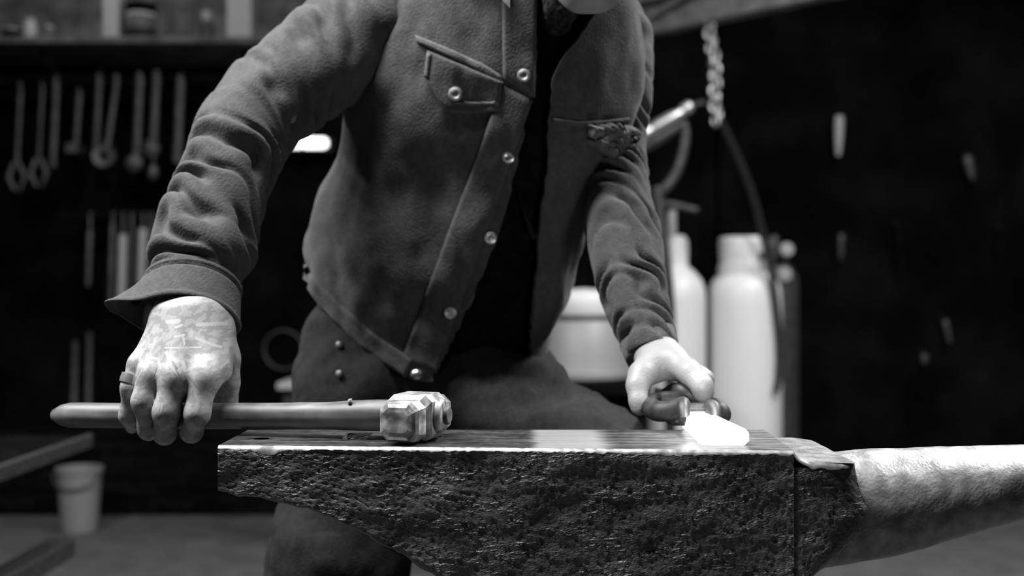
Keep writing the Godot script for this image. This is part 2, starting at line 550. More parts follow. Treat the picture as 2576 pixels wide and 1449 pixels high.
func anvil() -> void:
	var t := thing("anvil", "large dark pitted steel anvil with a bright worn face and round horn", "anvil", Vector3(0, 0.45, -1.16))
	var rough := noise(22.0, 3, 5)
	var big := noise(9.0, 2, 6)
	var pit := noise(150.0, 3, 7)
	var XR := 0.2631
	var inner := Vector3(0.05, 0.70, -1.16)
	# ragged lower limit of the bright edge strip
	var ragged := noise(45.0, 4, 9)
	var strip := func(x: float) -> float:
		var chip := 0.0055 * exp(-pow((x + 0.235) / 0.012, 2.0)) + 0.002 * exp(-pow((x - 0.16) / 0.05, 2.0))
		return 0.0026 + 0.0018 * absf(ragged.get_noise_2d(x, 0.0)) * 2.0 + chip
	# face: bilinear patch with hardy and pritchel holes
	var c00 := Vector3(AX, FACE, AZ)
	var c10 := Vector3(XR, FACE, fz(XR))
	var c01 := Vector3(-0.2827, FACE, -1.232)
	var c11 := Vector3(0.270, FACE, -1.232)
	var top := func(u: float, w: float, dy: float) -> Vector3:
		var p: Vector3 = c00.lerp(c10, u).lerp(c01.lerp(c11, u), w)
		p.y += dy
		return p
	var fuv := func(p: Vector3) -> Vector2: return Vector2((p.x - AX) / (XR + 0.01 - AX), (-p.z - 1.07) / 0.165)
	var us := [0.0, 0.025, 0.085, 0.20, 0.2488, 0.5, 0.75, 1.0]
	var ws := [0.0, 0.2, 0.4, 0.62, 0.80, 1.0]
	var b := MB.new()
	var under := Vector3(0, 0.7, -1.16)
	for i in us.size() - 1:
		for j in ws.size() - 1:
			var hardy: bool = i == 3 and (j == 2 or j == 3)
			var prit: bool = i == 1 and (j == 1 or j == 2)
			if hardy or prit: continue
			var v := PackedVector3Array([top.call(us[i], ws[j], 0.0), top.call(us[i + 1], ws[j], 0.0), top.call(us[i + 1], ws[j + 1], 0.0), top.call(us[i], ws[j + 1], 0.0)])
			var uv := PackedVector2Array()
			for p in v: uv.append(fuv.call(p))
			b.add(v, PackedInt32Array([0, 1, 2, 0, 2, 3]), uv, under)
	# round pritchel hole in its square
	var pc := Vector2((us[1] + us[2]) / 2.0, (ws[1] + ws[3]) / 2.0)
	var hu: float = (us[2] - us[1]) / 2.0
	var hw: float = (ws[3] - ws[1]) / 2.0
	var rv := PackedVector3Array(); var ruv := PackedVector2Array()
	var wall := PackedVector3Array()
	for k in 33:
		var a := TAU * k / 32.0
		var cs := cos(a); var sn := sin(a)
		var m := maxf(absf(cs), absf(sn))
		var o: Vector3 = top.call(pc.x + hu * cs / m, pc.y + hw * sn / m, 0.0)
		var q: Vector3 = top.call(pc.x, pc.y, 0.0) + Vector3(cs * 0.008, 0, sn * 0.008)
		rv.append(o); ruv.append(fuv.call(o))
		wall.append(q + Vector3(0, -0.03, 0))
	for k in 33:
		var a := TAU * k / 32.0
		var q: Vector3 = top.call(pc.x, pc.y, 0.0) + Vector3(cos(a) * 0.008, 0, sin(a) * 0.008)
		rv.append(q); ruv.append(fuv.call(q)); wall.append(q)
	b.grid(2, 33, rv, false, under, ruv)
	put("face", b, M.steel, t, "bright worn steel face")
	b = MB.new()
	b.grid(2, 33, wall, false, top.call(pc.x, pc.y, 10.0))
	var cap := []
	for k in 32: cap.append(wall[k])
	b.poly(cap, under - Vector3(0, 1, 0))
	put("pritchel_hole", b, M.iron, t, "round hole near the heel end")
	b = MB.new()
	var hq := [[us[3], ws[2]], [us[4], ws[2]], [us[4], ws[4]], [us[3], ws[4]], [us[3], ws[2]]]
	for k in 4:
		var p: Vector3 = top.call(hq[k][0], hq[k][1], 0.0)
		var q: Vector3 = top.call(hq[k + 1][0], hq[k + 1][1], 0.0)
		b.poly([p, q, q + Vector3(0, -0.05, 0), p + Vector3(0, -0.05, 0)], (p + q) / 2 + ((p + q) / 2 - top.call((us[3] + us[4]) / 2, 0.6, 0.0)))
	b.poly([top.call(us[3], ws[2], -0.05), top.call(us[4], ws[2], -0.05), top.call(us[4], ws[4], -0.05), top.call(us[3], ws[4], -0.05)], under - Vector3(0, 1, 0))
	put("hardy_hole", b, M.iron, t, "square hole under the hammer handle")
	# edge strip: slopes from the face down to the rough side
	b = MB.new()
	var v := PackedVector3Array()
	var n := 240
	for r in 4:
		for k in n + 1:
			var x := lerpf(AX, XR, float(k) / n)
			var s: float = strip.call(x)
			var f := r / 3.0
			v.append(Vector3(x, FACE - s * f, fz(x) + 0.0035 * sin(f * PI / 2) + 0.0004 * ragged.get_noise_2d(x * 3.0, f * 0.05)))
	b.grid(4, n + 1, v, false, inner)
	put("edge", b, M.edge, t, "polished ragged front edge of the face")
	# body front: displaced grid between the strip and the heel's lower limit
	var low := []
	for q in [[549, 1240], [640, 1253], [720, 1268], [800, 1290], [868, 1320], [920, 1345], [980, 1380], [1040, 1415], [1100, 1449], [1160, 1490], [1210, 1540], [1240, 1600]]:
		var p := on_front(q[0], q[1]); low.append(Vector2(p.x, p.y))
	low.append(Vector2(0.0, 0.60)); low.append(Vector2(0.40, 0.60))
	var ybot := func(x: float) -> float: return maxf(0.60, poly_y(low, x) + 0.003 * big.get_noise_2d(x * 3.0, 4.0))
	var disp := func(x: float, y: float) -> float:
		var h := 0.0018 * big.get_noise_2d(x, y) + 0.0011 * rough.get_noise_2d(x, y * 1.5)
		var pp := pit.get_noise_2d(x * 0.8, y * 1.3)
		h -= 0.0022 * maxf(0.0, pp - 0.12)
		return h
	b = MB.new()
	v = PackedVector3Array()
	var cols := 420; var rows := 90
	for r in rows + 1:
		for k in cols + 1:
			var x := lerpf(AX, XR, float(k) / cols)
			var yt: float = FACE - strip.call(x)
			var yb: float = ybot.call(x)
			var f := float(r) / rows
			var y := lerpf(yt, yb, f)
			var edge := minf(f * 20.0, 1.0)
			var round_off := 0.004 * pow(maxf(0.0, (f - 0.94) / 0.06), 2.0)
			v.append(Vector3(x, y, fz(x) + 0.0035 + disp.call(x, y) * edge - round_off))
	b.grid(rows + 1, cols + 1, v, false, inner)
	# underside, back and heel end
	var vb := PackedVector3Array()
	for r in 6:
		for k in 121:
			var x := lerpf(AX, XR, k / 120.0)
			var yb: float = ybot.call(x)
			vb.append(Vector3(x, yb, lerpf(fz(x) - 0.0005, -1.228, r / 5.0)))
	b.grid(6, 121, vb, false, Vector3(0, 0.95, -1.16))
	vb = PackedVector3Array()
	for r in 2:
		for k in 121:
			var x := lerpf(AX, XR, k / 120.0)
			vb.append(Vector3(x, FACE if r == 0 else ybot.call(x), -1.232 + 0.0 * r))
	b.grid(2, 121, vb, false, inner)
	b.poly([c00, c01, Vector3(-0.2827, ybot.call(AX), -1.232), Vector3(AX, ybot.call(AX), AZ)], inner)
	b.poly([c10 + Vector3(0, 0, 0.003), c11, Vector3(0.27, 0.60, -1.232), Vector3(XR, 0.60, fz(XR) + 0.003)], inner)
	# waist and foot, below the frame
	b.box(Vector3(0.11, 0.56, -1.15), Vector3(0.27, 0.10, 0.12), 0.01)
	b.box(Vector3(0.09, 0.48, -1.15), Vector3(0.42, 0.062, 0.19), 0.015)
	put("body", b, M.iron, t, "dark rough pitted side and heel")
	# step between face and horn
	b = MB.new()
	var TY := 0.7885
	var rb := []
	for q in [[2155, 1165], [2168, 1230], [2192, 1290], [2180, 1340], [2120, 1400], [2060, 1449], [2000, 1500]]:
		var p := on_front(q[0], q[1]); rb.append(Vector2(-p.y, p.x))
	v = PackedVector3Array()
	cols = 70; rows = 90
	for r in rows + 1:
		for k in cols + 1:
			var f := float(r) / rows
			var u := float(k) / cols
			var y := lerpf(TY - 0.004, 0.60, f)
			var x := lerpf(XR - 0.001, poly_y(rb, -y), u)
			var corner := 0.012 * pow(u, 6.0) + 0.001 * exp(-u * 18.0)
			v.append(Vector3(x, y, fz(x) + 0.0025 - corner + disp.call(x, y) * minf(f * 20.0, 1.0)))
	b.grid(rows + 1, cols + 1, v, false, inner + Vector3(0.2, 0, 0))
	v = PackedVector3Array()
	for r in 40:
		var y := lerpf(TY - 0.002, 0.60, r / 39.0)
		var x := poly_y(rb, -y)
		for k in 6: v.append(Vector3(x, y, lerpf(fz(x) - 0.0095, -1.232, k / 5.0)))
	b.grid(40, 6, v, false, inner)
	put("step_block", b, M.iron, t)
	b = MB.new()
	v = PackedVector3Array()
	var xr := poly_y(rb, -TY)
	for r in 13:
		for k in 25:
			var u := k / 24.0
			var w := r / 12.0
			var x := lerpf(XR, xr, u)
			var z := lerpf(fz(x), -1.232, w)
			var y := TY + 0.0115 * exp(-u * 9.0) + 0.0007 * rough.get_noise_2d(x, z)
			y += 0.003 * w * sin(u * PI)
			v.append(Vector3(x, y, z))
	b.grid(13, 25, v, false, Vector3(0.28, 0.6, -1.16))
	put("step", b, M.table, t, "lower grey step between face and horn")
	b = MB.new()
	v = PackedVector3Array()
	for r in 4:
		for k in 61:
			var u := k / 60.0
			var f := r / 3.0
			var x := lerpf(XR, xr, u)
			var s := 0.0042 + 0.0018 * absf(ragged.get_noise_2d(x, 7.0)) * 2.0
			v.append(Vector3(x, TY + 0.0115 * exp(-u * 9.0) - s * f, fz(x) + 0.003 * sin(f * PI / 2) - 0.008 * pow(u, 8.0)))
	b.grid(4, 61, v, false, inner + Vector3(0.2, 0, 0))
	put("step_edge", b, M.edge, t, "polished front edge of the step")
	# horn
	b = MB.new()
	v = PackedVector3Array()
	var topy := [Vector2(0.25, 0.785), Vector2(0.32, 0.787), Vector2(0.36, 0.7905), Vector2(0.50, 0.7960), Vector2(0.62, 0.797), Vector2(0.70, 0.790)]
	var boty := [Vector2(0.25, 0.640), Vector2(0.302, 0.672), Vector2(0.378, 0.685), Vector2(0.448, 0.708), Vector2(0.499, 0.722), Vector2(0.62, 0.757), Vector2(0.70, 0.786)]
	var half := [Vector2(0.25, 0.058), Vector2(0.32, 0.058), Vector2(0.40, 0.055), Vector2(0.50, 0.046), Vector2(0.62, 0.028), Vector2(0.70, 0.003)]
	rows = 120; var seg := 96
	for r in rows + 1:
		var x := lerpf(0.25, 0.70, float(r) / rows)
		var yt := (poly_y(topy, x - 0.008) + poly_y(topy, x + 0.008)) / 2
		var yb := (poly_y(boty, x - 0.008) + poly_y(boty, x + 0.008)) / 2
		var hw2 := (poly_y(half, x - 0.01) + poly_y(half, x + 0.01)) / 2
		for k in seg:
			var a := TAU * k / seg
			var cs := cos(a); var sn := sin(a)
			var p := Vector3(x, (yt + yb) / 2 + (yt - yb) / 2 * signf(sn) * pow(absf(sn), 0.92), -1.152 + 0.05 * (x - 0.3) + hw2 * cs)
			var nn := 0.0012 * rough.get_noise_3d(p.x, p.y, p.z) - 0.0012 * maxf(0.0, pit.get_noise_3d(p.x * 0.7, p.y, p.z) - 0.2)
			v.append(p + Vector3(0, sn, cs) * nn)
	b.grid(rows + 1, seg, v, true)
	put("horn", b, M.horn, t, "round worn horn of paler steel")
	# stump under the anvil, below the frame
	var st := thing("tree_stump", "sawn wooden stump under the anvil", "stump", Vector3(0.09, 0, -1.16))
	b = MB.new()
	b.lathe([Vector2(0.0, 0.0), Vector2(0.27, 0.0), Vector2(0.26, 0.2), Vector2(0.255, 0.44), Vector2(0.245, 0.449), Vector2(0.0, 0.449)], 40, Transform3D(Basis(), Vector3(0.09, 0, -1.16)))
	put("trunk", b, M.wood_dark, st)

# ------------------------------------------------------------------ tools on the anvil

const HB := Vector3(-0.0955, 0.8228, -1.150)   # centre of the hammer head
var hd := Vector3(0.30, 0.0, -0.954).normalized()   # head axis, from the near face away

func hammer() -> void:
	var t := thing("hammer", "steel hammer with a wooden handle lying on the anvil under the tattooed hand", "hammer", Vector3(HB.x, FACE, HB.z))
	var side := Vector3(0.954, 0.0, 0.30)
	var h0 := at(135, 1044, 1.245)
	var ax := (HB + Vector3(0, 0.002, 0) - h0).normalized()
	var b := MB.new()
	# octagon loft: [distance along the head, half width, half height, chamfer share, lift]
	var st := [[-0.05, 0.011, 0.0099, 0.35, 0.0], [-0.0492, 0.0151, 0.014, 0.38, 0.0], [-0.047, 0.018, 0.0172, 0.4, 0.0], [-0.0435, 0.0203, 0.0194, 0.4, 0.0], [-0.029, 0.0215, 0.0203, 0.36, 0.0], [-0.0235, 0.0191, 0.0185, 0.34, 0.0], [-0.0185, 0.0238, 0.0224, 0.3, 0.0015], [0.0185, 0.0238, 0.0224, 0.3, 0.0015], [0.0235, 0.0197, 0.0192, 0.34, 0.001], [0.029, 0.0215, 0.0203, 0.36, 0.0], [0.0435, 0.0203, 0.0194, 0.4, 0.0], [0.049, 0.0151, 0.014, 0.38, 0.0], [0.05, 0.0104, 0.0094, 0.36, 0.0]]
	var rings := []
	for s in st:
		var ring := []
		var w: float = s[1]
		var h: float = s[2]
		var c: float = s[3]
		for q in [[1, 1 - c], [1 - c, 1], [-1 + c, 1], [-1, 1 - c], [-1, -1 + c], [-1 + c, -1], [1 - c, -1], [1, -1 + c]]:
			ring.append(HB + hd * s[0] + side * q[0] * w + Vector3(0, q[1] * h + s[4], 0))
		rings.append(ring)
	for i in rings.size() - 1:
		for k in 8:
			var k2 := (k + 1) % 8
			b.poly([rings[i][k], rings[i][k2], rings[i + 1][k2], rings[i + 1][k]], HB)
	b.poly(rings[0], HB); b.poly(rings[-1], HB)
	put("head", b, M.hammer, t, "octagonal steel head with domed scarred face")
	# cheek boss round the eye
	b = MB.new()
	var e := HB + Vector3(0, 0.002, 0)
	b.tube([e + ax * 0.020, e + ax * 0.0250, e + ax * 0.0290, e + ax * 0.0305], [0.0185, 0.0180, 0.0155, 0.012], 24, 1.0)
	put("eye_boss", b, M.hammer, t)
	b = MB.new()
	b.tube([e + ax * 0.028, e + ax * 0.0335, e + ax * 0.035], [0.0112, 0.0105, 0.008], 20, 0.9)
	put("handle_end", b, M.handle, t, "wedged wooden end poking out of the eye")
	b = MB.new()
	var path := []; var rad := []
	var len := (e - h0).length() - 0.012
	var wob := noise(14.0, 2, 3)
	for k in 41:
		var f := k / 40.0
		var r := lerpf(0.0134, 0.0138, f)
		if f < 0.05: r *= sqrt(clampf(f / 0.05, 0.0, 1.0)) * 0.55 + 0.45
		if f > 0.80: r += 0.0022 * sin((f - 0.80) / 0.20 * PI * 0.75)
		r += 0.0004 * wob.get_noise_1d(f * 0.4)
		path.append(h0 + ax * len * f + Vector3(0, -0.001 * sin(f * PI), 0)); rad.append(r)
	b.tube(path, rad, 28)
	put("handle", b, M.handle, t, "smooth worn wooden handle")
	b = MB.new()
	var nub := at(880, 1009, 1.157)
	b.tube([nub + Vector3(0, -0.002, 0), nub + Vector3(0.0005, 0.0012, 0), nub + Vector3(0.002, 0.002, 0)], [0.003, 0.002, 0.0008], 7)
	put("splinter", b, M.pale, t, "small pale splinter")

func hot_bar() -> void:
	# flat bar, its near end on the face's front edge
	var y0 := FACE + 0.0008
	var nl := Vector3(at(1757, 1126, 1.108).x, y0, -1.108)
	var nr := Vector3(at(1882, 1120, 1.106).x, y0, -1.102)
	var fl := Vector3(at(1716, 1060, 1.235).x, y0, -1.235)
	var fr := Vector3(at(1790, 1060, 1.235).x, y0, -1.235)
	var t := thing("steel_bar", "white-hot flat steel bar end held in the tongs on the anvil", "hot steel", (nl + nr + fl + fr) / 4.0)
	var b := MB.new()
	var rows := 15
	var rings := []
	for r in rows:
		var f := r / float(rows - 1)
		var l := nl.lerp(fl, f)
		var rr := nr.lerp(fr, f)
		var hgt := lerpf(0.0165, 0.0185, f)
		var bev := 0.0022
		if r == 0: bev = 0.0045
		var s := (rr - l).normalized()
		var e := Vector3.ZERO
		rings.append([l + Vector3(0, bev, 0), l + s * bev, rr - s * bev, rr + Vector3(0, bev, 0), rr + Vector3(0, hgt - bev, 0), rr - s * bev * 2 + Vector3(0, hgt, 0) + e, l + s * bev * 2 + Vector3(0, hgt, 0), l + Vector3(0, hgt - bev, 0)])
	var c := (nl + fr) / 2 + Vector3(0, 0.008, 0)
	for i in rows - 1:
		for k in 8:
			b.poly([rings[i][k], rings[i][(k + 1) % 8], rings[i + 1][(k + 1) % 8], rings[i + 1][k]], (rings[i][0] + rings[i][4]) / 2)
	b.poly(rings[0], c); b.poly(rings[-1], c)
	var m := mat(0.4, 0.7)
	m.emission_enabled = true; m.emission = Color.WHITE; m.emission_energy_multiplier = 2.2
	put("glowing_end", b, m, t, "white-hot glowing end")
	var l := OmniLight3D.new(); l.name = "glow_light"; t.add_child(l, true)
	l.position = Vector3(0.0, 0.040, 0.0); l.light_energy = 0.012; l.light_size = 0.02; l.omni_range = 12.0; l.omni_attenuation = 2.0; l.shadow_enabled = true

func tongs() -> void:
	var t := thing("tongs", "dark forged tongs gripping the white-hot bar in the left hand", "tongs", at(1710, 1030, 1.24))
	# two halves that cross at the rivet; each: jaw, bow, boss and a rein running back under the hand
	var riv := at(1712, 1009, 1.30)
	var halves := [
		[at(1722, 1062, 1.205), at(1718, 1030, 1.215), at(1716, 1024, 1.225), at(1690, 1033, 1.235), at(1655, 1034, 1.25), at(1636, 1024, 1.27), at(1650, 1012, 1.29), riv, at(1722, 992, 1.36), at(1718, 985, 1.5), at(1712, 982, 1.68)],
		[at(1800, 1062, 1.205), at(1800, 1034, 1.212), at(1792, 1030, 1.222), at(1808, 1040, 1.24), at(1818, 1036, 1.255), at(1800, 1022, 1.275), at(1750, 1010, 1.29), riv + Vector3(0, 0.009, 0), at(1672, 996, 1.36), at(1662, 990, 1.5), at(1655, 985, 1.68)]]
	var radii := [0.006, 0.0075, 0.0085, 0.0085, 0.0085, 0.0085, 0.009, 0.010, 0.0065, 0.0055, 0.005]
	for k in 2:
		var b := MB.new()
		var pts := []
		for i in halves[k].size():
			var p: Vector3 = halves[k][i]
			pts.append(Vector4(p.x, p.y, p.z, radii[i]))
		var c := cat(pts, 6)
		var path := []; var rad := []
		for q in c:
			path.append(Vector3(q.x, q.y, q.z)); rad.append(q.w)
		b.tube(path, rad, 12, 1.35)
		put("rein", b, M.tongs, t)
	# flat jaw plates over and under the bar
	var b := MB.new()
	b.box(at(1756, 1024, 1.232), Vector3(0.036, 0.007, 0.030), 0.003, Basis(Vector3.UP, 0.15))
	put("jaw", b, M.tongs, t)
	b = MB.new()
	b.box(at(1700, 1040, 1.245), Vector3(0.020, 0.024, 0.030), 0.004, Basis(Vector3.UP, 0.2))
	put("jaw", b, M.tongs, t)
	b = MB.new()
	b.lathe([Vector2(0, 0.012), Vector2(0.006, 0.0115), Vector2(0.009, 0.008), Vector2(0.009, -0.010), Vector2(0, -0.010)], 16, Transform3D(Basis(Vector3.RIGHT, 0.2), riv + Vector3(0, 0.008, 0)))
	put("rivet", b, M.tongs, t)

# ------------------------------------------------------------------ the smith

var JP := PackedVector3Array()      # outer surface of the jacket's torso, for laying pieces on it
var JN := PackedVector3Array()
var JQ := PackedVector2Array()

# point on the jacket where the line of sight through (x, y) meets it, lifted by o
func jk(x: float, y: float, o := 0.0) -> Vector3:
	var best := -1
	var bd := 1e18
	var q := Vector2(x, y)
	for k in JQ.size():
		var d := q.distance_squared_to(JQ[k])
		if d < bd and JN[k].z > 0.05:
			bd = d; best = k
	var eye := Vector3(0, CY, 0)
	var dir := (at(x, y, 1.0) - eye)
	var s := (JP[best] - eye).dot(JN[best]) / dir.dot(JN[best])
	var p := eye + dir * s
	if p.distance_to(JP[best]) > 0.03: p = JP[best]
	return p + JN[best] * o

func jn(x: float, y: float) -> Vector3:
	var best := 0
	var bd := 1e18
	for k in JQ.size():
		var d := Vector2(x, y).distance_squared_to(JQ[k])
		if d < bd and JN[k].z > 0.05:
			bd = d; best = k
	return JN[best]

func line_at(p: Array, f: float) -> Vector2:
	var total := 0.0
	for i in p.size() - 1: total += p[i].distance_to(p[i + 1])
	var want := f * total
	for i in p.size() - 1:
		var l: float = p[i].distance_to(p[i + 1])
		if want <= l: return p[i].lerp(p[i + 1], want / l)
		want -= l
	return p[-1]

# cloth piece between two lines, laid on the jacket with thickness th
func patch(top: Array, bot: Array, th: float, nr: int, nc: int, base := 0.001) -> MB:
	var b := MB.new()
	var v := PackedVector3Array()
	var cen := Vector3.ZERO
	for r in nr + 3:
		for c in nc + 3:
			var fr := clampf((r - 1.0) / nr, 0.0, 1.0)
			var fc := clampf((c - 1.0) / nc, 0.0, 1.0)
			var q := line_at(top, fc).lerp(line_at(bot, fc), fr)
			var rim: bool = r == 0 or c == 0 or r == nr + 2 or c == nc + 2
			var soft := 1.0 if (r > 1 and c > 1 and r < nr + 1 and c < nc + 1) else 0.75
			v.append(jk(q.x, q.y, -0.004 if rim else base + th * soft))
			cen += v[-1]
	b.grid(nr + 3, nc + 3, v, false, cen / v.size() + Vector3(0, 0, -0.2))
	return b

func seam(pts: Array, r: float, o := 0.0005) -> MB:
	var path := []
	var n := maxi(4, int(pts[0].distance_to(pts[-1]) / 12.0))
	for k in n + 1:
		var q := line_at(pts, k / float(n))
		path.append(jk(q.x, q.y, o))
	var b := MB.new()
	b.tube(path, [r], 8)
	return b

func sleeve(st: Array, seed_: int, amp: float, turns: float, flatten: float) -> MB:
	# st: [x, y, depth, half width in pixels]
	var pts := []
	for s in st:
		var p := at(s[0], s[1], s[2])
		pts.append(Vector4(p.x, p.y, p.z, s[3] / F * s[2]))
	var c := cat(pts, 14)
	var v := PackedVector3Array()
	var seg := 96
	var n1 := noise(0.9, 1, seed_)
	var n2 := noise(0.8, 1, seed_ + 1)
	var rows := c.size()
	var slen := 0.0
	for i in rows:
		var p := Vector3(c[i].x, c[i].y, c[i].z)
		var a := Vector3(c[maxi(i - 1, 0)].x, c[maxi(i - 1, 0)].y, c[maxi(i - 1, 0)].z)
		var d := Vector3(c[mini(i + 1, rows - 1)].x, c[mini(i + 1, rows - 1)].y, c[mini(i + 1, rows - 1)].z)
		var tan := (d - a).normalized()
		if i > 0: slen += p.distance_to(a)
		var side := tan.cross(Vector3(0, 0, 1)).normalized()
		var fr := side.cross(tan).normalized()
		if fr.z < 0: fr = -fr
		for k in seg:
			var an := TAU * k / seg
			var cs := cos(an); var sn := sin(an)
			var w: float = c[i].w
			# folds run round the arm, deeper inside the bend, and wander
			var wander := n2.get_noise_3d(cs * 0.7, sn * 0.7, slen * 7.0)
			var ph := slen * turns + 0.75 * cs + 0.75 * sn + 0.55 * wander + 0.5 * n2.get_noise_1d(slen * 26.0)
			var fr_ := ph - roundf(ph)
			var rid := 1.0 - exp(-pow(fr_ / (0.17 if fr_ > 0.0 else 0.26), 2.0))
			var gain := clampf(0.70 + 1.2 * n1.get_noise_3d(cs * 0.6 + 5.0, sn * 0.6, slen * 14.0), 0.12, 1.2)
			var fold := amp * gain * (rid - 0.75)
			fold += amp * 0.45 * n1.get_noise_3d(cs * 0.8, sn * 0.8, slen * 11.0 + 9.0)
			v.append(p + (side * cs + fr * sn * flatten) * (w + fold))
	var b := MB.new()
	b.grid(rows, seg, v, true)
	return b

func smith() -> void:
	var t := thing("person", "smith in a dark denim jacket and jeans leaning over the anvil", "person", Vector3(-0.05, 0.0, -1.62))
	# ---- torso of the jacket
	var ctl := [[1330, -170, 1.43, 0.085, 0.080], [1310, -100, 1.45, 0.135, 0.095], [1290, 10, 1.47, 0.168, 0.112], [1240, 200, 1.50, 0.188, 0.122], [1184, 400, 1.54, 0.179, 0.124], [1118, 600, 1.57, 0.182, 0.126], [1082, 720, 1.59, 0.176, 0.122], [1076, 800, 1.60, 0.168, 0.124]]
	var c3 := []; var cab := []
	for q in ctl:
		c3.append(at(q[0], q[1], q[2])); cab.append(Vector3(q[3], q[4], 0))
	c3 = cat(c3, 12); cab = cat(cab, 12)
	var rows := c3.size()
	var U := Vector3(cos(0.17), -sin(0.17), 0.06)
	var W := Vector3(0.0, -0.43, 0.90).normalized()
	var E1 := [Vector2(-300, 1352), Vector2(0, 1352), Vector2(180, 1354), Vector2(260, 1340), Vector2(430, 1300), Vector2(560, 1270), Vector2(680, 1221), Vector2(780, 1180), Vector2(860, 1141), Vector2(945, 1096), Vector2(1100, 1040)]
	var E2 := [Vector2(-300, 1600), Vector2(0, 1530), Vector2(60, 1485), Vector2(110, 1448), Vector2(150, 1418), Vector2(200, 1395), Vector2(300, 1385), Vector2(420, 1380), Vector2(600, 1360), Vector2(800, 1344), Vector2(870, 1340), Vector2(960, 1350), Vector2(1100, 1360)]
	var wr := noise(7.0, 3, 17)
	var wr2 := noise(20.0, 3, 18)
	var surf := func(i: int, th: float, grow: float) -> Vector3:
		var f := float(i) / (rows - 1)
		var cs := cos(th); var sn := sin(th)
		var a: float = cab[i].x + grow
		var bb: float = cab[i].y + grow
		var p: Vector3 = c3[i] + U * a * signf(cs) * pow(absf(cs), 0.85) + W * bb * signf(sn) * pow(absf(sn), 0.85)
		var hem := smoothstep(0.55, 1.0, f)
		if sn > 0: p += Vector3(0, -0.026, 0.0) * sn * hem
		p.y += 0.055 * hem * pow(maxf(0.0, -cs), 1.2)
		var amp := smoothstep(0.1, 0.3, f) * (0.006 + 0.004 * f)
		var h := wr.get_noise_3d(p.x * 1.2, p.y * 0.8, p.z) * amp * 1.6 + wr2.get_noise_3d(p.x, p.y * 0.7 + p.x * 0.5, p.z) * amp * 0.35
		return p + (U * cs + W * sn) * h
	var v := PackedVector3Array(); var vi := PackedVector3Array()
	var cols := 150
	for i in rows:
		var t1 := PI / 2; var t2 := PI / 2
		var last := 1e9; var last2 := 1e9
		for k in 141:                      # angle of both front edges: scan from the right side to the left
			var th := 0.15 + (PI - 0.3) * k / 140.0
			var q: Vector2 = px(surf.call(i, th, 0.0))
			var e1 := q.x - poly_y(E1, q.y)
			var e2 := q.x - poly_y(E2, q.y)
			if e1 <= 0.0 and last > 0.0: t1 = th
			if e2 <= 0.0 and last2 > 0.0: t2 = th
			last = e1; last2 = e2
		for k in cols + 1:
			var th := lerpf(t1, TAU + t2, float(k) / cols)
			v.append(surf.call(i, th, 0.0)); vi.append(surf.call(i, th, -0.0035))
	var jb := MB.new()
	var axis := at(1180, 400, 1.54)
	jb.grid(rows, cols + 1, v, false, axis)
	JP = jb.P.duplicate(); JN = jb.N.duplicate()
	for p in JP: JQ.append(px(p))
	jb.grid(rows, cols + 1, vi, false, axis)
	# turned edges: front edges and hem
	for col in [0, cols]:
		var ev := PackedVector3Array()
		for i in rows: ev.append(v[i * (cols + 1) + col])
		for i in rows: ev.append(vi[i * (cols + 1) + col])
		jb.grid(2, rows, ev, false, axis)
	var hv := PackedVector3Array()
	for k in cols + 1: hv.append(v[(rows - 1) * (cols + 1) + k])
	for k in cols + 1: hv.append(vi[(rows - 1) * (cols + 1) + k])
	jb.grid(2, cols + 1, hv, false, axis + Vector3(0, 0.5, 0))
	# sleeves belong to the same garment
	var rs := sleeve([[1090, -30, 1.50, 150], [1000, 25, 1.49, 150], [900, 92, 1.475, 140], [772, 188, 1.44, 129], [674, 268, 1.41, 120], [603, 350, 1.38, 116], [564, 440, 1.35, 117], [540, 520, 1.325, 119], [511, 600, 1.30, 126], [502, 645, 1.285, 124], [495, 685, 1.275, 104], [491, 712, 1.268, 96], [488, 745, 1.262, 90]], 31, 0.0125, 30.0, 1.05)
	var ls := sleeve([[1470, 20, 1.55, 85], [1520, 70, 1.54, 98], [1545, 140, 1.53, 100], [1553, 250, 1.515, 84], [1552, 350, 1.505, 76], [1551, 450, 1.485, 80], [1560, 550, 1.455, 88], [1574, 640, 1.42, 88], [1591, 720, 1.40, 85], [1612, 800, 1.38, 76], [1632, 860, 1.365, 66], [1640, 884, 1.36, 62]], 57, 0.0080, 32.0, 1.25)
	for s in [rs, ls]:
		var o := jb.P.size()
		jb.P.append_array(s.P); jb.N.append_array(s.N); jb.U.append_array(s.U)
		for k in s.I: jb.I.append(o + k)
	var jacket := put("jacket", jb, M.denim, t, "dark worn denim jacket, unbuttoned")
	# ---- pieces of the jacket
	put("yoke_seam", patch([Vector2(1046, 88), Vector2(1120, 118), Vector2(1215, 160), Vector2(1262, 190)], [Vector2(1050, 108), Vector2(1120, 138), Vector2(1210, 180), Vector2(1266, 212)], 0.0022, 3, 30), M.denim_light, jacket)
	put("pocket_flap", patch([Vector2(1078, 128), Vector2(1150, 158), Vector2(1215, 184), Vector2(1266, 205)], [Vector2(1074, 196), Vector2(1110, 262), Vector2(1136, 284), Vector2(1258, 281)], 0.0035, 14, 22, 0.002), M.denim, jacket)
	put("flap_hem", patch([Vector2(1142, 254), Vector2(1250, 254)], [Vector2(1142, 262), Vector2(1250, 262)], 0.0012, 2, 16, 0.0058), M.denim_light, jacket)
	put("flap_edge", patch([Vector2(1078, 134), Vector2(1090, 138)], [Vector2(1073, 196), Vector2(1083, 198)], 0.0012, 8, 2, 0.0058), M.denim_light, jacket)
	put("placket", patch([Vector2(1264, -100), Vector2(1352, -100)], [Vector2(1266, 195), Vector2(1346, 245)], 0.003, 20, 8, 0.0015), M.denim, jacket)
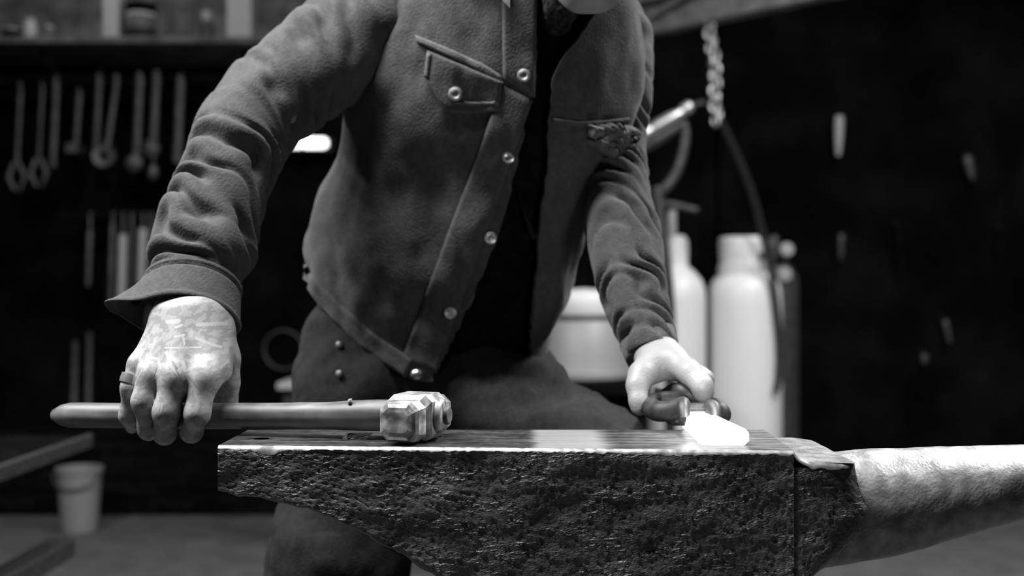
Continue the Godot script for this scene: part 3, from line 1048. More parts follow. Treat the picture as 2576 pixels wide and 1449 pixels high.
	put("button_band", patch([Vector2(1266, 214), Vector2(1340, 252)], [Vector2(1010, 905), Vector2(1098, 940)], 0.0025, 44, 8, 0.001), M.denim, jacket)
	put("hem_band", patch([Vector2(756, 660), Vector2(830, 740), Vector2(930, 830), Vector2(1040, 905)], [Vector2(758, 700), Vector2(812, 775), Vector2(905, 868), Vector2(1020, 950)], 0.003, 6, 40, 0.001), M.denim, jacket)
	put("chest_seam", seam([Vector2(1392, 302), Vector2(1460, 312), Vector2(1530, 306), Vector2(1580, 300)], 0.003), M.denim, jacket)
	# torn pocket cloth hanging on the other breast
	var fray := noise(30.0, 3, 61)
	var pf := patch([Vector2(1476, 316), Vector2(1530, 312), Vector2(1590, 318)], [Vector2(1478, 352), Vector2(1530, 402), Vector2(1590, 372)], 0.010, 20, 28, 0.006)
	for k in pf.P.size(): pf.P[k] += Vector3(fray.get_noise_3dv(pf.P[k] * 1.4) * 0.009, fray.get_noise_3dv(pf.P[k] * 2.0 + Vector3.ONE) * 0.006, absf(fray.get_noise_3dv(pf.P[k] * 1.7)) * 0.016)
	var pm := MB.new(); pm._raw(pf.P, pf.I)
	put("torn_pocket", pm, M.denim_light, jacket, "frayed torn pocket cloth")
	for q in [[1320, 188, 0.0085], [1146, 235, 0.0088], [1281, 393, 0.0080], [1232, 597, 0.0085], [1136, 783, 0.0088], [1048, 942, 0.0078]]:
		var o := 0.0075 if q[0] == 1146 else 0.004
		var p := jk(q[0], q[1], o)
		var n := (jn(q[0], q[1]) + Vector3(0, 0.1, 0.5)).normalized()
		if q[1] > 900: n = (n + Vector3(0, -0.9, 0)).normalized()
		var r: float = q[2]
		var bs := Basis(Quaternion(Vector3.UP, n))
		var b := MB.new()
		b.lathe([Vector2(0, 0.0008), Vector2(r * 0.28, 0.0008), Vector2(r * 0.34, 0.0004), Vector2(r * 0.42, 0.0024), Vector2(r * 0.62, 0.0032), Vector2(r * 0.86, 0.0024), Vector2(r, 0.0), Vector2(r * 0.95, -0.003), Vector2(0, -0.003)], 28, Transform3D(bs, p))
		put("button", b, M.brass, jacket)
	# turned-down collar; its near leaf's tip shows at the top of the frame
	var col := MB.new()
	var cc := at(1326, -118, 1.452)
	for side in [0.0, -0.003]:
		var kv := PackedVector3Array()
		for q in [[-0.010, -0.015], [-0.016, 0.020], [-0.012, 0.034], [0.004, 0.034], [0.018, 0.012], [0.028, -0.012]]:
			for k in 81:
				var th := deg_to_rad(99.0 + 330.0 * k / 80.0)
				var tip := pow(absf(k - 40.0) / 40.0, 10.0)
				var g: float = q[0] + side
				var dn: float = q[1] - (0.036 * tip if q[1] < 0.0 and q[0] > 0.0 else 0.0)
				kv.append(cc + U * cos(th) * (0.112 + g) + W * sin(th) * (0.090 + g) + Vector3(0, 1, 0) * dn)
		col.grid(6, 81, kv, false, cc)
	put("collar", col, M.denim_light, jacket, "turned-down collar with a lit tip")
	# ---- cuff of the right sleeve, open and flared
	var ct := []; var cb := []
	var cuff := MB.new()
	var cv := PackedVector3Array(); var cv2 := PackedVector3Array()
	var kc := at(487, 712, 1.268)
	var kb := at(470, 806, 1.245)
	var da := (kb - kc).normalized()
	var su := da.cross(Vector3(0, 0, 1)).normalized()    # across, towards the left of the picture when negative
	if su.x < 0: su = -su
	var fw := su.cross(da).normalized()
	if fw.z < 0: fw = -fw
	var segc := 72
	var rr := 20
	for r in rr + 1:
		var f := r / float(rr)
		for k in segc + 1:
			var an := TAU * k / segc
			var cs := cos(an); var sn := sin(an)
			var wa := lerpf(0.0525, 0.0575, f)
			# the open end kicks out on the left of the picture
			var kick := exp(-pow(angle_difference(an, PI * 0.93) / 0.42, 2.0)) * pow(f, 1.3) * 0.034
			var arch := -0.010 * sn + 0.004
			var q := kc.lerp(kb, f) + su * cs * (wa + kick) + fw * sn * (wa * 0.86) + da * (arch * (1.0 if sn > 0 else 0.4)) - da * kick * 0.45
			q += (su * cs + fw * sn) * (0.0014 if r < 3 or r == rr - 1 else 0.0) - (su * cs + fw * sn) * (0.0018 if r == 3 else 0.0)
			cv.append(q); cv2.append(q - (su * cs + fw * sn) * 0.003)
	cuff.grid(rr + 1, segc + 1, cv, false, kc)
	cuff.grid(rr + 1, segc + 1, cv2, false, kc)
	var ring := PackedVector3Array()
	for k in segc + 1: ring.append(cv[rr * (segc + 1) + k])
	for k in segc + 1: ring.append(cv2[rr * (segc + 1) + k])
	cuff.grid(2, segc + 1, ring, false, kc)
	put("cuff", cuff, M.denim, jacket, "open flared cuff of the right sleeve")
	var cbtn := MB.new()
	cbtn.lathe([Vector2(0, 0.001), Vector2(0.004, 0.001), Vector2(0.0065, 0.0025), Vector2(0.0085, 0), Vector2(0, -0.002)], 20, Transform3D(Basis(Quaternion(Vector3.UP, Vector3(-0.5, 0.3, 0.8).normalized())), at(345, 752, 1.245)))
	put("button", cbtn, M.dark_paint, jacket, "dark cuff button")
	# cuff of the left sleeve
	var c2 := MB.new()
	c2.tube([at(1628, 850, 1.368), at(1640, 884, 1.36), at(1645, 900, 1.356)], [0.0335, 0.0320, 0.0305], 40, 1.1)
	put("cuff", c2, M.denim, jacket)
	# ---- dark shirt, apron bib and strap in the gap
	var sh := MB.new()
	var sv := PackedVector3Array()
	for i in range(6, rows):
		for k in 49: sv.append(surf.call(i, TAU * k / 48.0, -0.016))
	sh.grid(rows - 6, 49, sv, false, axis)
	var shirt := put("shirt", sh, M.black_cloth, t, "black shirt under the open jacket")
	var sb := MB.new()
	sb.tube([at(1300, 470, 1.44), at(1318, 530, 1.44), at(1345, 600, 1.445)], [0.006, 0.006, 0.009], 10, 0.4)
	put("strap", sb, M.dark_paint, t, "thin dark apron strap")
	# ---- jeans: one smooth body
	var hipR := at(950, 910, 1.62); var hipL := at(1200, 985, 1.60)
	var kneeR := at(850, 1400, 1.50); var kneeL := at(1560, 1260, 1.46)
	var footR := Vector3(-0.27, 0.09, -1.66); var footL := Vector3(0.12, 0.09, -1.60)
	var jn_ := net([[at(985, 850, 1.62), at(1160, 880, 1.62), 0.108, 0.108], [hipR, kneeR, 0.098, 0.082], [hipL, kneeL, 0.100, 0.085], [kneeR, footR, 0.080, 0.062], [kneeL, footL, 0.082, 0.062], [hipR, at(930, 1000, 1.58), 0.088, 0.09]], [], 0.018, 0.011)
	var fold := noise(9.0, 3, 71)
	var jm := MB.new()
	add_net(jm, jn_, func(p: Vector3) -> float: return fold.get_noise_3d(p.x + p.y * 0.6, p.y * 1.3 - p.x * 0.5, p.z), 0.014)
	var jeans := put("jeans", jm, M.jeans, t, "dark folded denim jeans")
	for q in [[850, 868], [862, 935]]:
		var rp := at(q[0], q[1], 1.51)
		var near := -9.0
		for w in jm.P:                     # frontmost point of the cloth there (the mesh lies in the person's axes)
			var ww: Vector3 = w + t.position
			if px(ww).distance_to(Vector2(q[0], q[1])) < 12.0 and ww.z > near:
				near = ww.z; rp = ww
		var b := MB.new()
		b.lathe([Vector2(0, 0.006), Vector2(0.003, 0.0055), Vector2(0.0048, 0.003), Vector2(0.0050, -0.004), Vector2(0, -0.004)], 16, Transform3D(Basis(Vector3.RIGHT, 1.2), rp))
		put("rivet", b, M.brass, jeans)
	for s in [footR, footL]:
		var b := MB.new()
		add_net(b, net([[s + Vector3(0, -0.035, -0.05), s + Vector3(0, -0.045, 0.13), 0.045, 0.042], [s + Vector3(0, 0.06, -0.01), s + Vector3(0, -0.03, -0.02), 0.052, 0.05]], [], 0.012, 0.009))
		put("boot", b, M.leather, t)
	# ---- body: one skin mesh
	body(t)

func body(t: Node3D) -> void:
	var b := MB.new()
	# head, bent over the work, mostly above the frame
	var H := Vector3(0.0890, 1.402, -1.322)
	var hb := Basis(Vector3.UP, -0.06) * Basis(Vector3.RIGHT, 0.467)
	var hp := func(x: float, y: float, z: float) -> Vector3: return H + hb * Vector3(x, y, z)
	var neck := at(1340, -50, 1.475)
	var hc := [[hp.call(0, 0.035, -0.025), hp.call(0, 0.03, 0.012), 0.074, 0.072], [hp.call(0, -0.015, 0.030), hp.call(0, -0.075, 0.045), 0.058, 0.036], [hp.call(-0.008, -0.096, 0.056), hp.call(0.008, -0.096, 0.056), 0.024, 0.024],
		[hp.call(0, 0.030, 0.082), hp.call(0, -0.020, 0.106), 0.007, 0.0085], [hp.call(0, -0.024, 0.102), hp.call(0, -0.025, 0.101), 0.009, 0.009], [hp.call(-0.010, -0.027, 0.092), hp.call(0.010, -0.027, 0.092), 0.006, 0.006],
		[hp.call(-0.016, -0.050, 0.078), hp.call(0.016, -0.050, 0.078), 0.0050, 0.0050], [hp.call(-0.013, -0.061, 0.077), hp.call(0.013, -0.061, 0.077), 0.0055, 0.0055],
		[hp.call(-0.042, 0.032, 0.070), hp.call(0.042, 0.032, 0.070), 0.009, 0.009], [hp.call(0, -0.04, -0.02), neck, 0.054, 0.058], [neck, at(1340, 150, 1.50), 0.055, 0.060]]
	for s in [-1.0, 1.0]:
		hc.append_array([[hp.call(s * 0.045, -0.035, 0.010), hp.call(s * 0.024, -0.088, 0.044), 0.028, 0.020], [hp.call(s * 0.040, -0.016, 0.050), hp.call(s * 0.052, -0.002, 0.020), 0.022, 0.020], [hp.call(s * 0.032, -0.045, 0.048), hp.call(s * 0.040, -0.040, 0.030), 0.024, 0.026], [hp.call(s * 0.030, 0.010, 0.064), hp.call(s * 0.031, 0.010, 0.064), 0.0125, 0.0125],
			[hp.call(s * 0.078, 0.020, -0.008), hp.call(s * 0.077, -0.026, 0.002), 0.010, 0.007]])
	add_net(b, net(hc, [], 0.0055, 0.0036))
	# trunk and limbs under the clothes
	var trunk := [[at(1340, 120, 1.50), at(1180, 420, 1.545), 0.085, 0.095], [at(1180, 420, 1.545), at(1090, 760, 1.61), 0.095, 0.09], [at(1130, 90, 1.52), at(1500, 110, 1.52), 0.055, 0.045], [at(1020, 860, 1.63), at(1180, 880, 1.63), 0.085, 0.085],
		[at(1020, 40, 1.50), at(772, 190, 1.44), 0.046, 0.040], [at(772, 190, 1.44), at(603, 352, 1.38), 0.040, 0.035], [at(603, 352, 1.38), at(564, 440, 1.35), 0.035, 0.034], [at(564, 440, 1.35), at(484, 745, 1.255), 0.034, 0.029], [at(1515, 110, 1.53), at(1545, 440, 1.49), 0.036, 0.026], [at(1545, 440, 1.49), at(1588, 720, 1.405), 0.026, 0.026], [at(1588, 720, 1.405), at(1640, 872, 1.362), 0.026, 0.024],
		[at(930, 900, 1.62), at(850, 1400, 1.50), 0.075, 0.058], [at(1230, 930, 1.60), at(1560, 1260, 1.46), 0.075, 0.058], [at(850, 1400, 1.50), Vector3(-0.27, 0.1, -1.66), 0.056, 0.04], [at(1560, 1260, 1.46), Vector3(0.12, 0.1, -1.60), 0.056, 0.04]]
	add_net(b, net(trunk, [], 0.012, 0.014))
	# left hand on the tongs: thumb on the left of the picture, fingers over the reins on the right
	var w2 := at(1645, 882, 1.36)
	var palm := [[w2, at(1690, 910, 1.315), 0.027, 0.018], [w2, at(1640, 918, 1.315), 0.026, 0.017], [at(1690, 910, 1.315), at(1735, 936, 1.285), 0.016, 0.0120], [at(1690, 915, 1.33), at(1732, 935, 1.315), 0.018, 0.0125], [at(1640, 925, 1.315), at(1614, 945, 1.30), 0.018, 0.0135], [at(1690, 912, 1.34), at(1725, 932, 1.34), 0.017, 0.012]]
	var lf := [
		[[at(1735, 940, 1.285), at(1766, 968, 1.268), 0.0122, 0.0102], [at(1766, 968, 1.268), at(1770, 988, 1.272), 0.0100, 0.0088], [at(1770, 988, 1.272), at(1764, 998, 1.285), 0.0086, 0.0078]],
		[[at(1734, 935, 1.312), at(1770, 955, 1.296), 0.0122, 0.0102], [at(1770, 955, 1.296), at(1772, 985, 1.308), 0.0100, 0.0088], [at(1772, 985, 1.308), at(1742, 1000, 1.315), 0.0086, 0.0078]],
		[[at(1726, 930, 1.338), at(1764, 948, 1.332), 0.0115, 0.0098], [at(1764, 948, 1.332), at(1760, 985, 1.338), 0.0096, 0.0086], [at(1760, 985, 1.338), at(1722, 1000, 1.335), 0.0084, 0.0076]],
		[[at(1716, 928, 1.358), at(1748, 950, 1.358), 0.0105, 0.0088], [at(1748, 950, 1.358), at(1744, 985, 1.358), 0.0086, 0.0078], [at(1744, 985, 1.358), at(1712, 998, 1.354), 0.0076, 0.0070]],
		[[at(1614, 942, 1.30), at(1602, 970, 1.288), 0.0140, 0.0105], [at(1602, 970, 1.288), at(1606, 1010, 1.278), 0.0100, 0.0088], [at(1606, 1010, 1.278), at(1608, 1028, 1.276), 0.0088, 0.0078]]]
	add_net(b, net(palm, lf, 0.0035, 0.0026))
	# right hand round the hammer handle, back of the hand to the camera
	var d := MB.new()
	var w := at(484, 745, 1.255)
	var rp := [[w, at(500, 800, 1.225), 0.030, 0.024], [w, at(440, 800, 1.230), 0.030, 0.024],
		[at(505, 800, 1.222), at(520, 950, 1.182), 0.0245, 0.0145], [at(470, 800, 1.220), at(443, 950, 1.178), 0.0245, 0.0140], [at(440, 805, 1.225), at(382, 944, 1.186), 0.0220, 0.0130], [at(420, 815, 1.235), at(346, 915, 1.200), 0.0165, 0.0085],
		[at(540, 820, 1.230), at(548, 930, 1.200), 0.0200, 0.0150], [at(545, 850, 1.235), at(565, 905, 1.232), 0.0190, 0.0140]]
	var rf := [
		[[at(516, 945, 1.180), at(496, 1040, 1.172), 0.0140, 0.0115], [at(496, 1040, 1.172), at(482, 1086, 1.196), 0.0112, 0.0098], [at(482, 1086, 1.196), at(486, 1084, 1.228), 0.0096, 0.0082]],
		[[at(440, 948, 1.178), at(418, 1036, 1.172), 0.0138, 0.0118], [at(418, 1036, 1.172), at(414, 1090, 1.192), 0.0115, 0.0100], [at(414, 1090, 1.192), at(420, 1092, 1.226), 0.0098, 0.0084]],
		[[at(381, 944, 1.186), at(362, 1010, 1.180), 0.0128, 0.0108], [at(362, 1010, 1.180), at(374, 1080, 1.200), 0.0106, 0.0095], [at(374, 1080, 1.200), at(384, 1086, 1.232), 0.0092, 0.0080]],
		[[at(346, 915, 1.200), at(327, 975, 1.195), 0.0080, 0.0078], [at(327, 975, 1.195), at(324, 1045, 1.202), 0.0078, 0.0076], [at(324, 1045, 1.202), at(332, 1074, 1.226), 0.0084, 0.0072]],
		[[at(565, 900, 1.232), at(571, 962, 1.240), 0.0150, 0.0118], [at(571, 962, 1.240), at(569, 1012, 1.246), 0.0115, 0.0102], [at(569, 1012, 1.246), at(545, 1052, 1.250), 0.0100, 0.0084]]]
	add_net(d, net(rp, rf, 0.0040, 0.0022), null, 0.0, func(p: Vector3) -> Vector2: return Vector2((p.x + 0.443) / 0.170, (0.937 - p.y) / 0.170))
	var o := MeshInstance3D.new()
	for m in [b, d]:
		for k in m.P.size(): m.P[k] -= t.position
	var am := b.mesh(); d.surface(am)
	am.surface_set_material(0, M.skin); am.surface_set_material(1, M.tattoo)
	o.mesh = am; o.name = "body"; t.add_child(o, true)
	o.set_meta("label", "pale skin of head and hands, the right hand tattooed")
	# ring on the outermost finger
	var r := MB.new()
	var rc := at(332, 954, 1.197)
	var rd := (at(326, 975, 1.195) - at(346, 915, 1.200)).normalized()
	r.lathe([Vector2(0.0104, -0.0050), Vector2(0.0117, -0.0048), Vector2(0.0121, 0.0), Vector2(0.0117, 0.0048), Vector2(0.0104, 0.0050)], 32, Transform3D(Basis(Quaternion(Vector3.UP, rd)), rc))
	put("ring", r, M.brass, t, "plain polished metal ring")
	for s in [-1.0, 1.0]:
		var eb := MB.new()
		eb.lathe([Vector2(0, 0.0030), Vector2(0.004, 0.0022), Vector2(0.007, 0.0006), Vector2(0.0078, -0.003), Vector2(0, -0.004)], 20, Transform3D(hb * Basis(Vector3.RIGHT, PI / 2 + 0.25) * Basis().scaled(Vector3(1.35, 1.0, 0.55)), hp.call(s * 0.031, 0.006, 0.0795)))
		put("eye", eb, M.rubber, t)
	# beard and hair
	var bd := MB.new()
	var hn := noise(60.0, 2, 81)
	var bc := [[at(1412, 12, 1.36), at(1395, 62, 1.40), 0.022, 0.020], [hp.call(-0.015, -0.042, 0.083), hp.call(0.015, -0.042, 0.083), 0.004, 0.004]]
	for s in [-1.0, 1.0]:
		bc.append_array([[hp.call(s * 0.062, -0.020, 0.008), hp.call(s * 0.050, -0.055, 0.018), 0.018, 0.020], [hp.call(s * 0.050, -0.055, 0.018), hp.call(s * 0.022, -0.100, 0.044), 0.020, 0.014]])
	add_net(bd, net(bc, [], 0.006, 0.0045), func(p: Vector3) -> float: return hn.get_noise_3dv(p), 0.004)
	put("beard", bd, M.hair, t, "dark short beard along the jaw")
	var hr := MB.new()
	add_net(hr, net([[hp.call(0, 0.055, -0.035), hp.call(0, 0.058, 0.004), 0.074, 0.070], [hp.call(0, 0.0, -0.055), hp.call(0, -0.04, -0.045), 0.058, 0.048]], [], 0.008, 0.006), func(p: Vector3) -> float: return hn.get_noise_3dv(p), 0.004)
	put("hair", hr, M.hair, t, "short dark hair")

# brushed steel of the anvil's face, paler in one band and towards the horn
func face_image() -> Image:
	var n := noise(0.02, 4, 101)
	var im := Image.create(1024, 256, false, Image.FORMAT_L8)
	for y in 256:
		for x in 1024:
			var u := x / 1024.0
			var w := y / 256.0
			var g := 0.42 + 0.25 * n.get_noise_2d(x * 0.25, y * 2.2) + 0.12 * n.get_noise_2d(x * 2.0 + 900.0, y * 2.0)
			var e := 0.012 * n.get_noise_2d(y * 3.0, 40.0)
			var pale_band := smoothstep(0.535, 0.56, u + e) * (1.0 - smoothstep(0.655, 0.70, u + e))  # mask of the paler band just past mid-length
			g = lerpf(g, 0.95 + 0.1 * n.get_noise_2d(x * 0.3, y * 3.0), pale_band * 0.85)
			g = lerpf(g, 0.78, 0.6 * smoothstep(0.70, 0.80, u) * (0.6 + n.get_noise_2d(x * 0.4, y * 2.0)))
			g = clampf(g, 0.05, 1.0)
			im.set_pixel(x, y, Color(g, g, g))
	return im

func tattoo_image() -> Image:
	var s := 768
	var n := noise(0.012, 3, 91)
	var n2 := noise(0.05, 3, 92)
	var f := PackedFloat32Array(); f.resize(s * s)
	for y in s:
		for x in s:
			var k := n.get_noise_2d(x * 1.6, y * 1.8 + x * 0.5)
			var g := 0.34 - 0.085 * smoothstep(-0.05, 0.10, k) + 0.03 * n2.get_noise_2d(x, y)
			f[y * s + x] = g
	# strokes in pixels of the picture's hand: [x0, y0, x1, y1, width, tone]
	var st := [
		[700, 330, 790, 310, 16, 0.60], [778, 310, 800, 400, 20, 0.60], [610, 432, 960, 428, 14, 0.58], [850, 280, 850, 320, 40, 0.57], [900, 340, 1120, 430, 22, 0.56], [960, 300, 1150, 380, 12, 0.30], [940, 250, 1180, 270, 12, 0.32], [900, 215, 1120, 210, 34, 0.56], [600, 190, 720, 180, 40, 0.57], [700, 240, 750, 220, 26, 0.58],
		[720, 560, 770, 620, 22, 0.14], [740, 590, 800, 690, 10, 0.18], [690, 600, 840, 760, 8, 0.24], [860, 690, 1000, 830, 20, 0.30], [880, 600, 1080, 560, 8, 0.34], [900, 540, 1100, 600, 7, 0.34], [760, 470, 1050, 480, 8, 0.36], [640, 480, 690, 540, 40, 0.56], [930, 520, 1060, 520, 60, 0.55], [940, 690, 1060, 690, 70, 0.53],
		[390, 470, 450, 460, 10, 0.24], [450, 460, 470, 530, 10, 0.28], [350, 500, 320, 600, 10, 0.28], [480, 520, 560, 540, 18, 0.56], [480, 550, 540, 560, 10, 0.26], [560, 560, 600, 620, 16, 0.55], [560, 620, 540, 720, 12, 0.24], [430, 800, 540, 720, 12, 0.55], [330, 800, 420, 640, 14, 0.54], [470, 680, 420, 760, 30, 0.36],
		[600, 740, 640, 860, 16, 0.36], [640, 720, 800, 800, 10, 0.28], [700, 780, 780, 860, 22, 0.34], [580, 850, 600, 900, 20, 0.53], [650, 940, 640, 1020, 18, 0.52], [560, 950, 600, 1000, 10, 0.36], [340, 900, 440, 910, 8, 0.24], [330, 930, 430, 935, 6, 0.26], [810, 560, 840, 640, 26, 0.54], [1180, 440, 1210, 620, 16, 0.28], [1120, 450, 1150, 480, 20, 0.40], [980, 870, 1050, 800, 14, 0.34], [1190, 600, 1160, 680, 30, 0.26], [980, 900, 960, 1040, 30, 0.44]]
	for q in st:
		# the picture's hand, seen 3.81 times enlarged, to the planar map in metres round the hand
		var a := Vector2(((260.0 + q[0] / 3.8125 - 1288.0) / F * 1.19 + 0.443) / 0.17, (0.937 - (CY + (724.5 - 760.0 - q[1] / 3.8125) / F * 1.19)) / 0.17) * s
		var b := Vector2(((260.0 + q[2] / 3.8125 - 1288.0) / F * 1.19 + 0.443) / 0.17, (0.937 - (CY + (724.5 - 760.0 - q[3] / 3.8125) / F * 1.19)) / 0.17) * s
		var w: float = q[4] / 3.8125 / F * 1.19 / 0.17 * s * 0.5
		var lo := a.min(b) - Vector2.ONE * (w + 3)
		var hi := a.max(b) + Vector2.ONE * (w + 3)
		for y in range(maxi(0, int(lo.y)), mini(s, int(hi.y))):
			for x in range(maxi(0, int(lo.x)), mini(s, int(hi.x))):
				var p := Vector2(x, y)
				var c := Geometry2D.get_closest_point_to_segment(p, a, b)
				var wob := w * (1.0 + 0.5 * n2.get_noise_2d(x * 1.5, y * 1.5))
				var k := 1.0 - smoothstep(wob - 1.5, wob + 1.5, p.distance_to(c))
				f[y * s + x] = lerpf(f[y * s + x], q[5] * 0.78, k * 0.95)
	var im := Image.create(s, s, false, Image.FORMAT_L8)
	for y in s:
		for x in s:
			var g := Color(f[y * s + x], 0, 0).linear_to_srgb().r
			im.set_pixel(x, y, Color(g, g, g))
	return im

# ------------------------------------------------------------------ behind the smith

func flat_box(called: String, a: Vector3, b_: Vector3, m: Material, parent: Node3D, bev := 0.004, label := "") -> void:
	var b := MB.new()
	b.box((a + b_) / 2, (b_ - a).abs(), bev)
	put(called, b, m, parent, label)

func background() -> void:
	cylinders()
	shelf()
	tool_racks()
	bench()
	overhead()
	right_wall()

func cylinders() -> void:
	# tall white gas cylinder with an open collar
	var c := at(1874, 900, 4.75); c.y = 0
	var t := thing("gas_cylinder", "large white gas cylinder with an open collar, a black hose draped on it", "gas cylinder", c)
	var b := MB.new()
	var R := 0.150
	b.lathe([Vector2(0, 0.06), Vector2(0.12, 0.05), Vector2(R, 0.12), Vector2(R + 0.001, 0.16), Vector2(R + 0.001, 0.55), Vector2(R + 0.001, 0.87), Vector2(R, 0.90), Vector2(R * 0.985, 0.94), Vector2(R * 0.93, 0.97), Vector2(R * 0.82, 0.995), Vector2(R * 0.65, 1.015), Vector2(R * 0.3, 1.03), Vector2(0, 1.032)], 64, Transform3D(Basis(), c))
	put("shell", b, M.cyl, t)
	b = MB.new()
	b.lathe([Vector2(R * 0.86, 0.0), Vector2(R * 0.88, 0.0), Vector2(R * 0.88, 0.09), Vector2(R * 0.86, 0.09)], 48, Transform3D(Basis(), c))
	put("foot_ring", b, M.cyl, t)
	# collar: a wall open towards the right front
	b = MB.new()
	var v := PackedVector3Array()
	for r in [[0.104, 0.995], [0.112, 1.03], [0.102, 1.062], [0.104, 1.075], [0.108, 1.14], [0.102, 1.162], [0.093, 1.163], [0.090, 1.14], [0.090, 1.0]]:
		for k in 61:
			var a := deg_to_rad(75.0 + 290.0 * k / 60.0 - 55.0 + 50.0)
			v.append(c + Vector3(cos(a) * r[0], r[1], sin(a) * r[0]))
	b.grid(9, 61, v, false, c + Vector3(0, 1.1, 0))
	put("collar", b, M.cyl, t)
	b = MB.new()
	b.tube([c + Vector3(0.02, 1.02, 0), c + Vector3(0.02, 1.12, 0)], [0.018, 0.016], 14)
	b.tube([c + Vector3(0.02, 1.08, 0), c + Vector3(0.075, 1.085, 0.03)], [0.014, 0.016], 12)
	put("valve", b, M.dim_iron, t)
	# dark cylinder half behind it, with its regulator
	var c3 := at(1948, 900, 5.0); c3.y = 0
	var t3 := thing("gas_cylinder", "dark grey gas cylinder half hidden behind the large white one", "gas cylinder", c3)
	b = MB.new()
	b.lathe([Vector2(0, 0), Vector2(0.105, 0), Vector2(0.105, 0.95), Vector2(0.10, 1.0), Vector2(0.07, 1.05), Vector2(0.035, 1.07), Vector2(0.03, 1.10), Vector2(0, 1.10)], 40, Transform3D(Basis(), c3))
	put("shell", b, M.dim_iron, t3)
	b = MB.new()
	b.tube([c3 + Vector3(0, 1.09, 0), c3 + Vector3(0, 1.16, 0), c3 + Vector3(0, 1.18, 0)], [0.022, 0.022, 0.014], 14)
	b.tube([c3 + Vector3(0, 1.13, 0), c3 + Vector3(0.05, 1.13, 0.05)], [0.014], 10)
	put("valve", b, M.dim_iron, t3)
	for q in [[1978, 628, 0.030], [1972, 690, 0.032]]:
		b = MB.new()
		b.lathe([Vector2(0, 0.02), Vector2(q[2] * 0.9, 0.018), Vector2(q[2], 0.01), Vector2(q[2], -0.018), Vector2(0, -0.02)], 24, Transform3D(Basis(Vector3.RIGHT, PI / 2), at(q[0], q[1], 4.90)))
		put("gauge", b, M.pale, t3)
	b = MB.new(); b.tube([at(1978, 628, 4.93), at(1972, 690, 4.93), at(1965, 720, 4.93)], [0.012], 8); put("regulator", b, M.dim_iron, t3)
	# slim cylinder with a cap and a tee key
	c = at(1704, 900, 4.70); c.y = 0
	t = thing("gas_cylinder", "slim white gas cylinder with a domed cap and tee handle, beside the larger one", "gas cylinder", c)
	b = MB.new()
	R = 0.116
	b.lathe([Vector2(0, 0.0), Vector2(R, 0.0), Vector2(R, 0.5), Vector2(R, 0.90), Vector2(R * 0.97, 0.945), Vector2(R * 0.85, 0.985), Vector2(R * 0.6, 1.02), Vector2(0.045, 1.04), Vector2(0.043, 1.06), Vector2(0, 1.06)], 48, Transform3D(Basis(), c))
	put("shell", b, M.cyl, t)
	b = MB.new()
	b.lathe([Vector2(0.043, 1.05), Vector2(0.045, 1.11), Vector2(0.042, 1.145), Vector2(0.030, 1.165), Vector2(0.0, 1.17)], 32, Transform3D(Basis(), c))
	put("cap", b, M.cyl, t)
	b = MB.new()
	b.tube([c + Vector3(-0.022, 1.16, 0), c + Vector3(-0.022, 1.27, 0)], [0.018, 0.017], 14)
	put("stem", b, M.pale, t)
	b = MB.new()
	b.tube([at(1640, 508, 4.7), at(1690, 514, 4.7), at(1755, 530, 4.7)], [0.014, 0.015, 0.013], 10)
	put("tee_handle", b, M.dim_iron, t)
	# squat domed tank on a dark stand
	c = at(1468, 900, 3.9)
	var base := c.y - 0.07
	c.y = 0
	t = thing("domed_tank", "squat pale domed tank with a banded lid on a dark stand behind the smith", "tank", c)
	b = MB.new()
	b.lathe([Vector2(0, base), Vector2(0.155, base), Vector2(0.163, base + 0.008), Vector2(0.163, base + 0.028), Vector2(0.158, base + 0.034), Vector2(0.152, base + 0.08), Vector2(0.142, base + 0.13), Vector2(0.128, base + 0.175), Vector2(0.108, base + 0.205), Vector2(0, base + 0.21)], 64, Transform3D(Basis(), c))
	put("shell", b, M.dome, t)
	b = MB.new()
	b.lathe([Vector2(0.10, base + 0.20), Vector2(0.112, base + 0.222), Vector2(0.112, base + 0.262), Vector2(0.104, base + 0.282), Vector2(0.07, base + 0.30), Vector2(0, base + 0.305)], 56, Transform3D(Basis(), c))
	put("lid", b, M.lid, t, "paler banded lid")
	b = MB.new()
	b.lathe([Vector2(0.10, base + 0.196), Vector2(0.1145, base + 0.200), Vector2(0.1145, base + 0.214), Vector2(0.10, base + 0.222)], 56, Transform3D(Basis(), c))
	put("gasket", b, M.dim_iron, t, "dark band under the lid")
	t = thing("tank_stand", "dark wooden box stand under the pale domed tank", "stand", c)
	flat_box("top", c + Vector3(-0.20, base - 0.04, -0.20), c + Vector3(0.20, base, 0.20), M.wood_dark, t)
	for s in [[-1, -1], [1, -1], [1, 1], [-1, 1]]:
		flat_box("leg", c + Vector3(s[0] * 0.17 - 0.025, 0, s[1] * 0.17 - 0.025), c + Vector3(s[0] * 0.17 + 0.025, base - 0.04, s[1] * 0.17 + 0.025), M.wood_dark, t)
	# hoses
	b = MB.new()
	var path := cat([at(1806, 296, 4.29), at(1822, 325, 4.32), at(1858, 400, 4.40), at(1896, 500, 4.48), at(1920, 590, 4.55), at(1938, 670, 4.59), at(1952, 770, 4.605), at(1962, 870, 4.615), at(1960, 940, 4.615), at(1952, 985, 4.61)], 8)
	b.tube(path, [0.014], 10)
	tag(put("gas_hose", b, M.rubber), "black rubber hose hanging from the chain down over the large white cylinder", "hose")
	b = MB.new()
	path = cat([at(1652, 470, 3.9), at(1660, 540, 3.9), at(1672, 640, 3.9), at(1682, 740, 3.9), at(1686, 830, 3.9), at(1686, 1100, 3.9), at(1684, 1400, 3.9)], 8)
	b.tube(path, [0.020, 0.020], 10)
	path[-1].y = 0.0
	tag(put("iron_rod", b, M.rubber), "thin black rod standing between the left arm and the slim white cylinder", "rod")

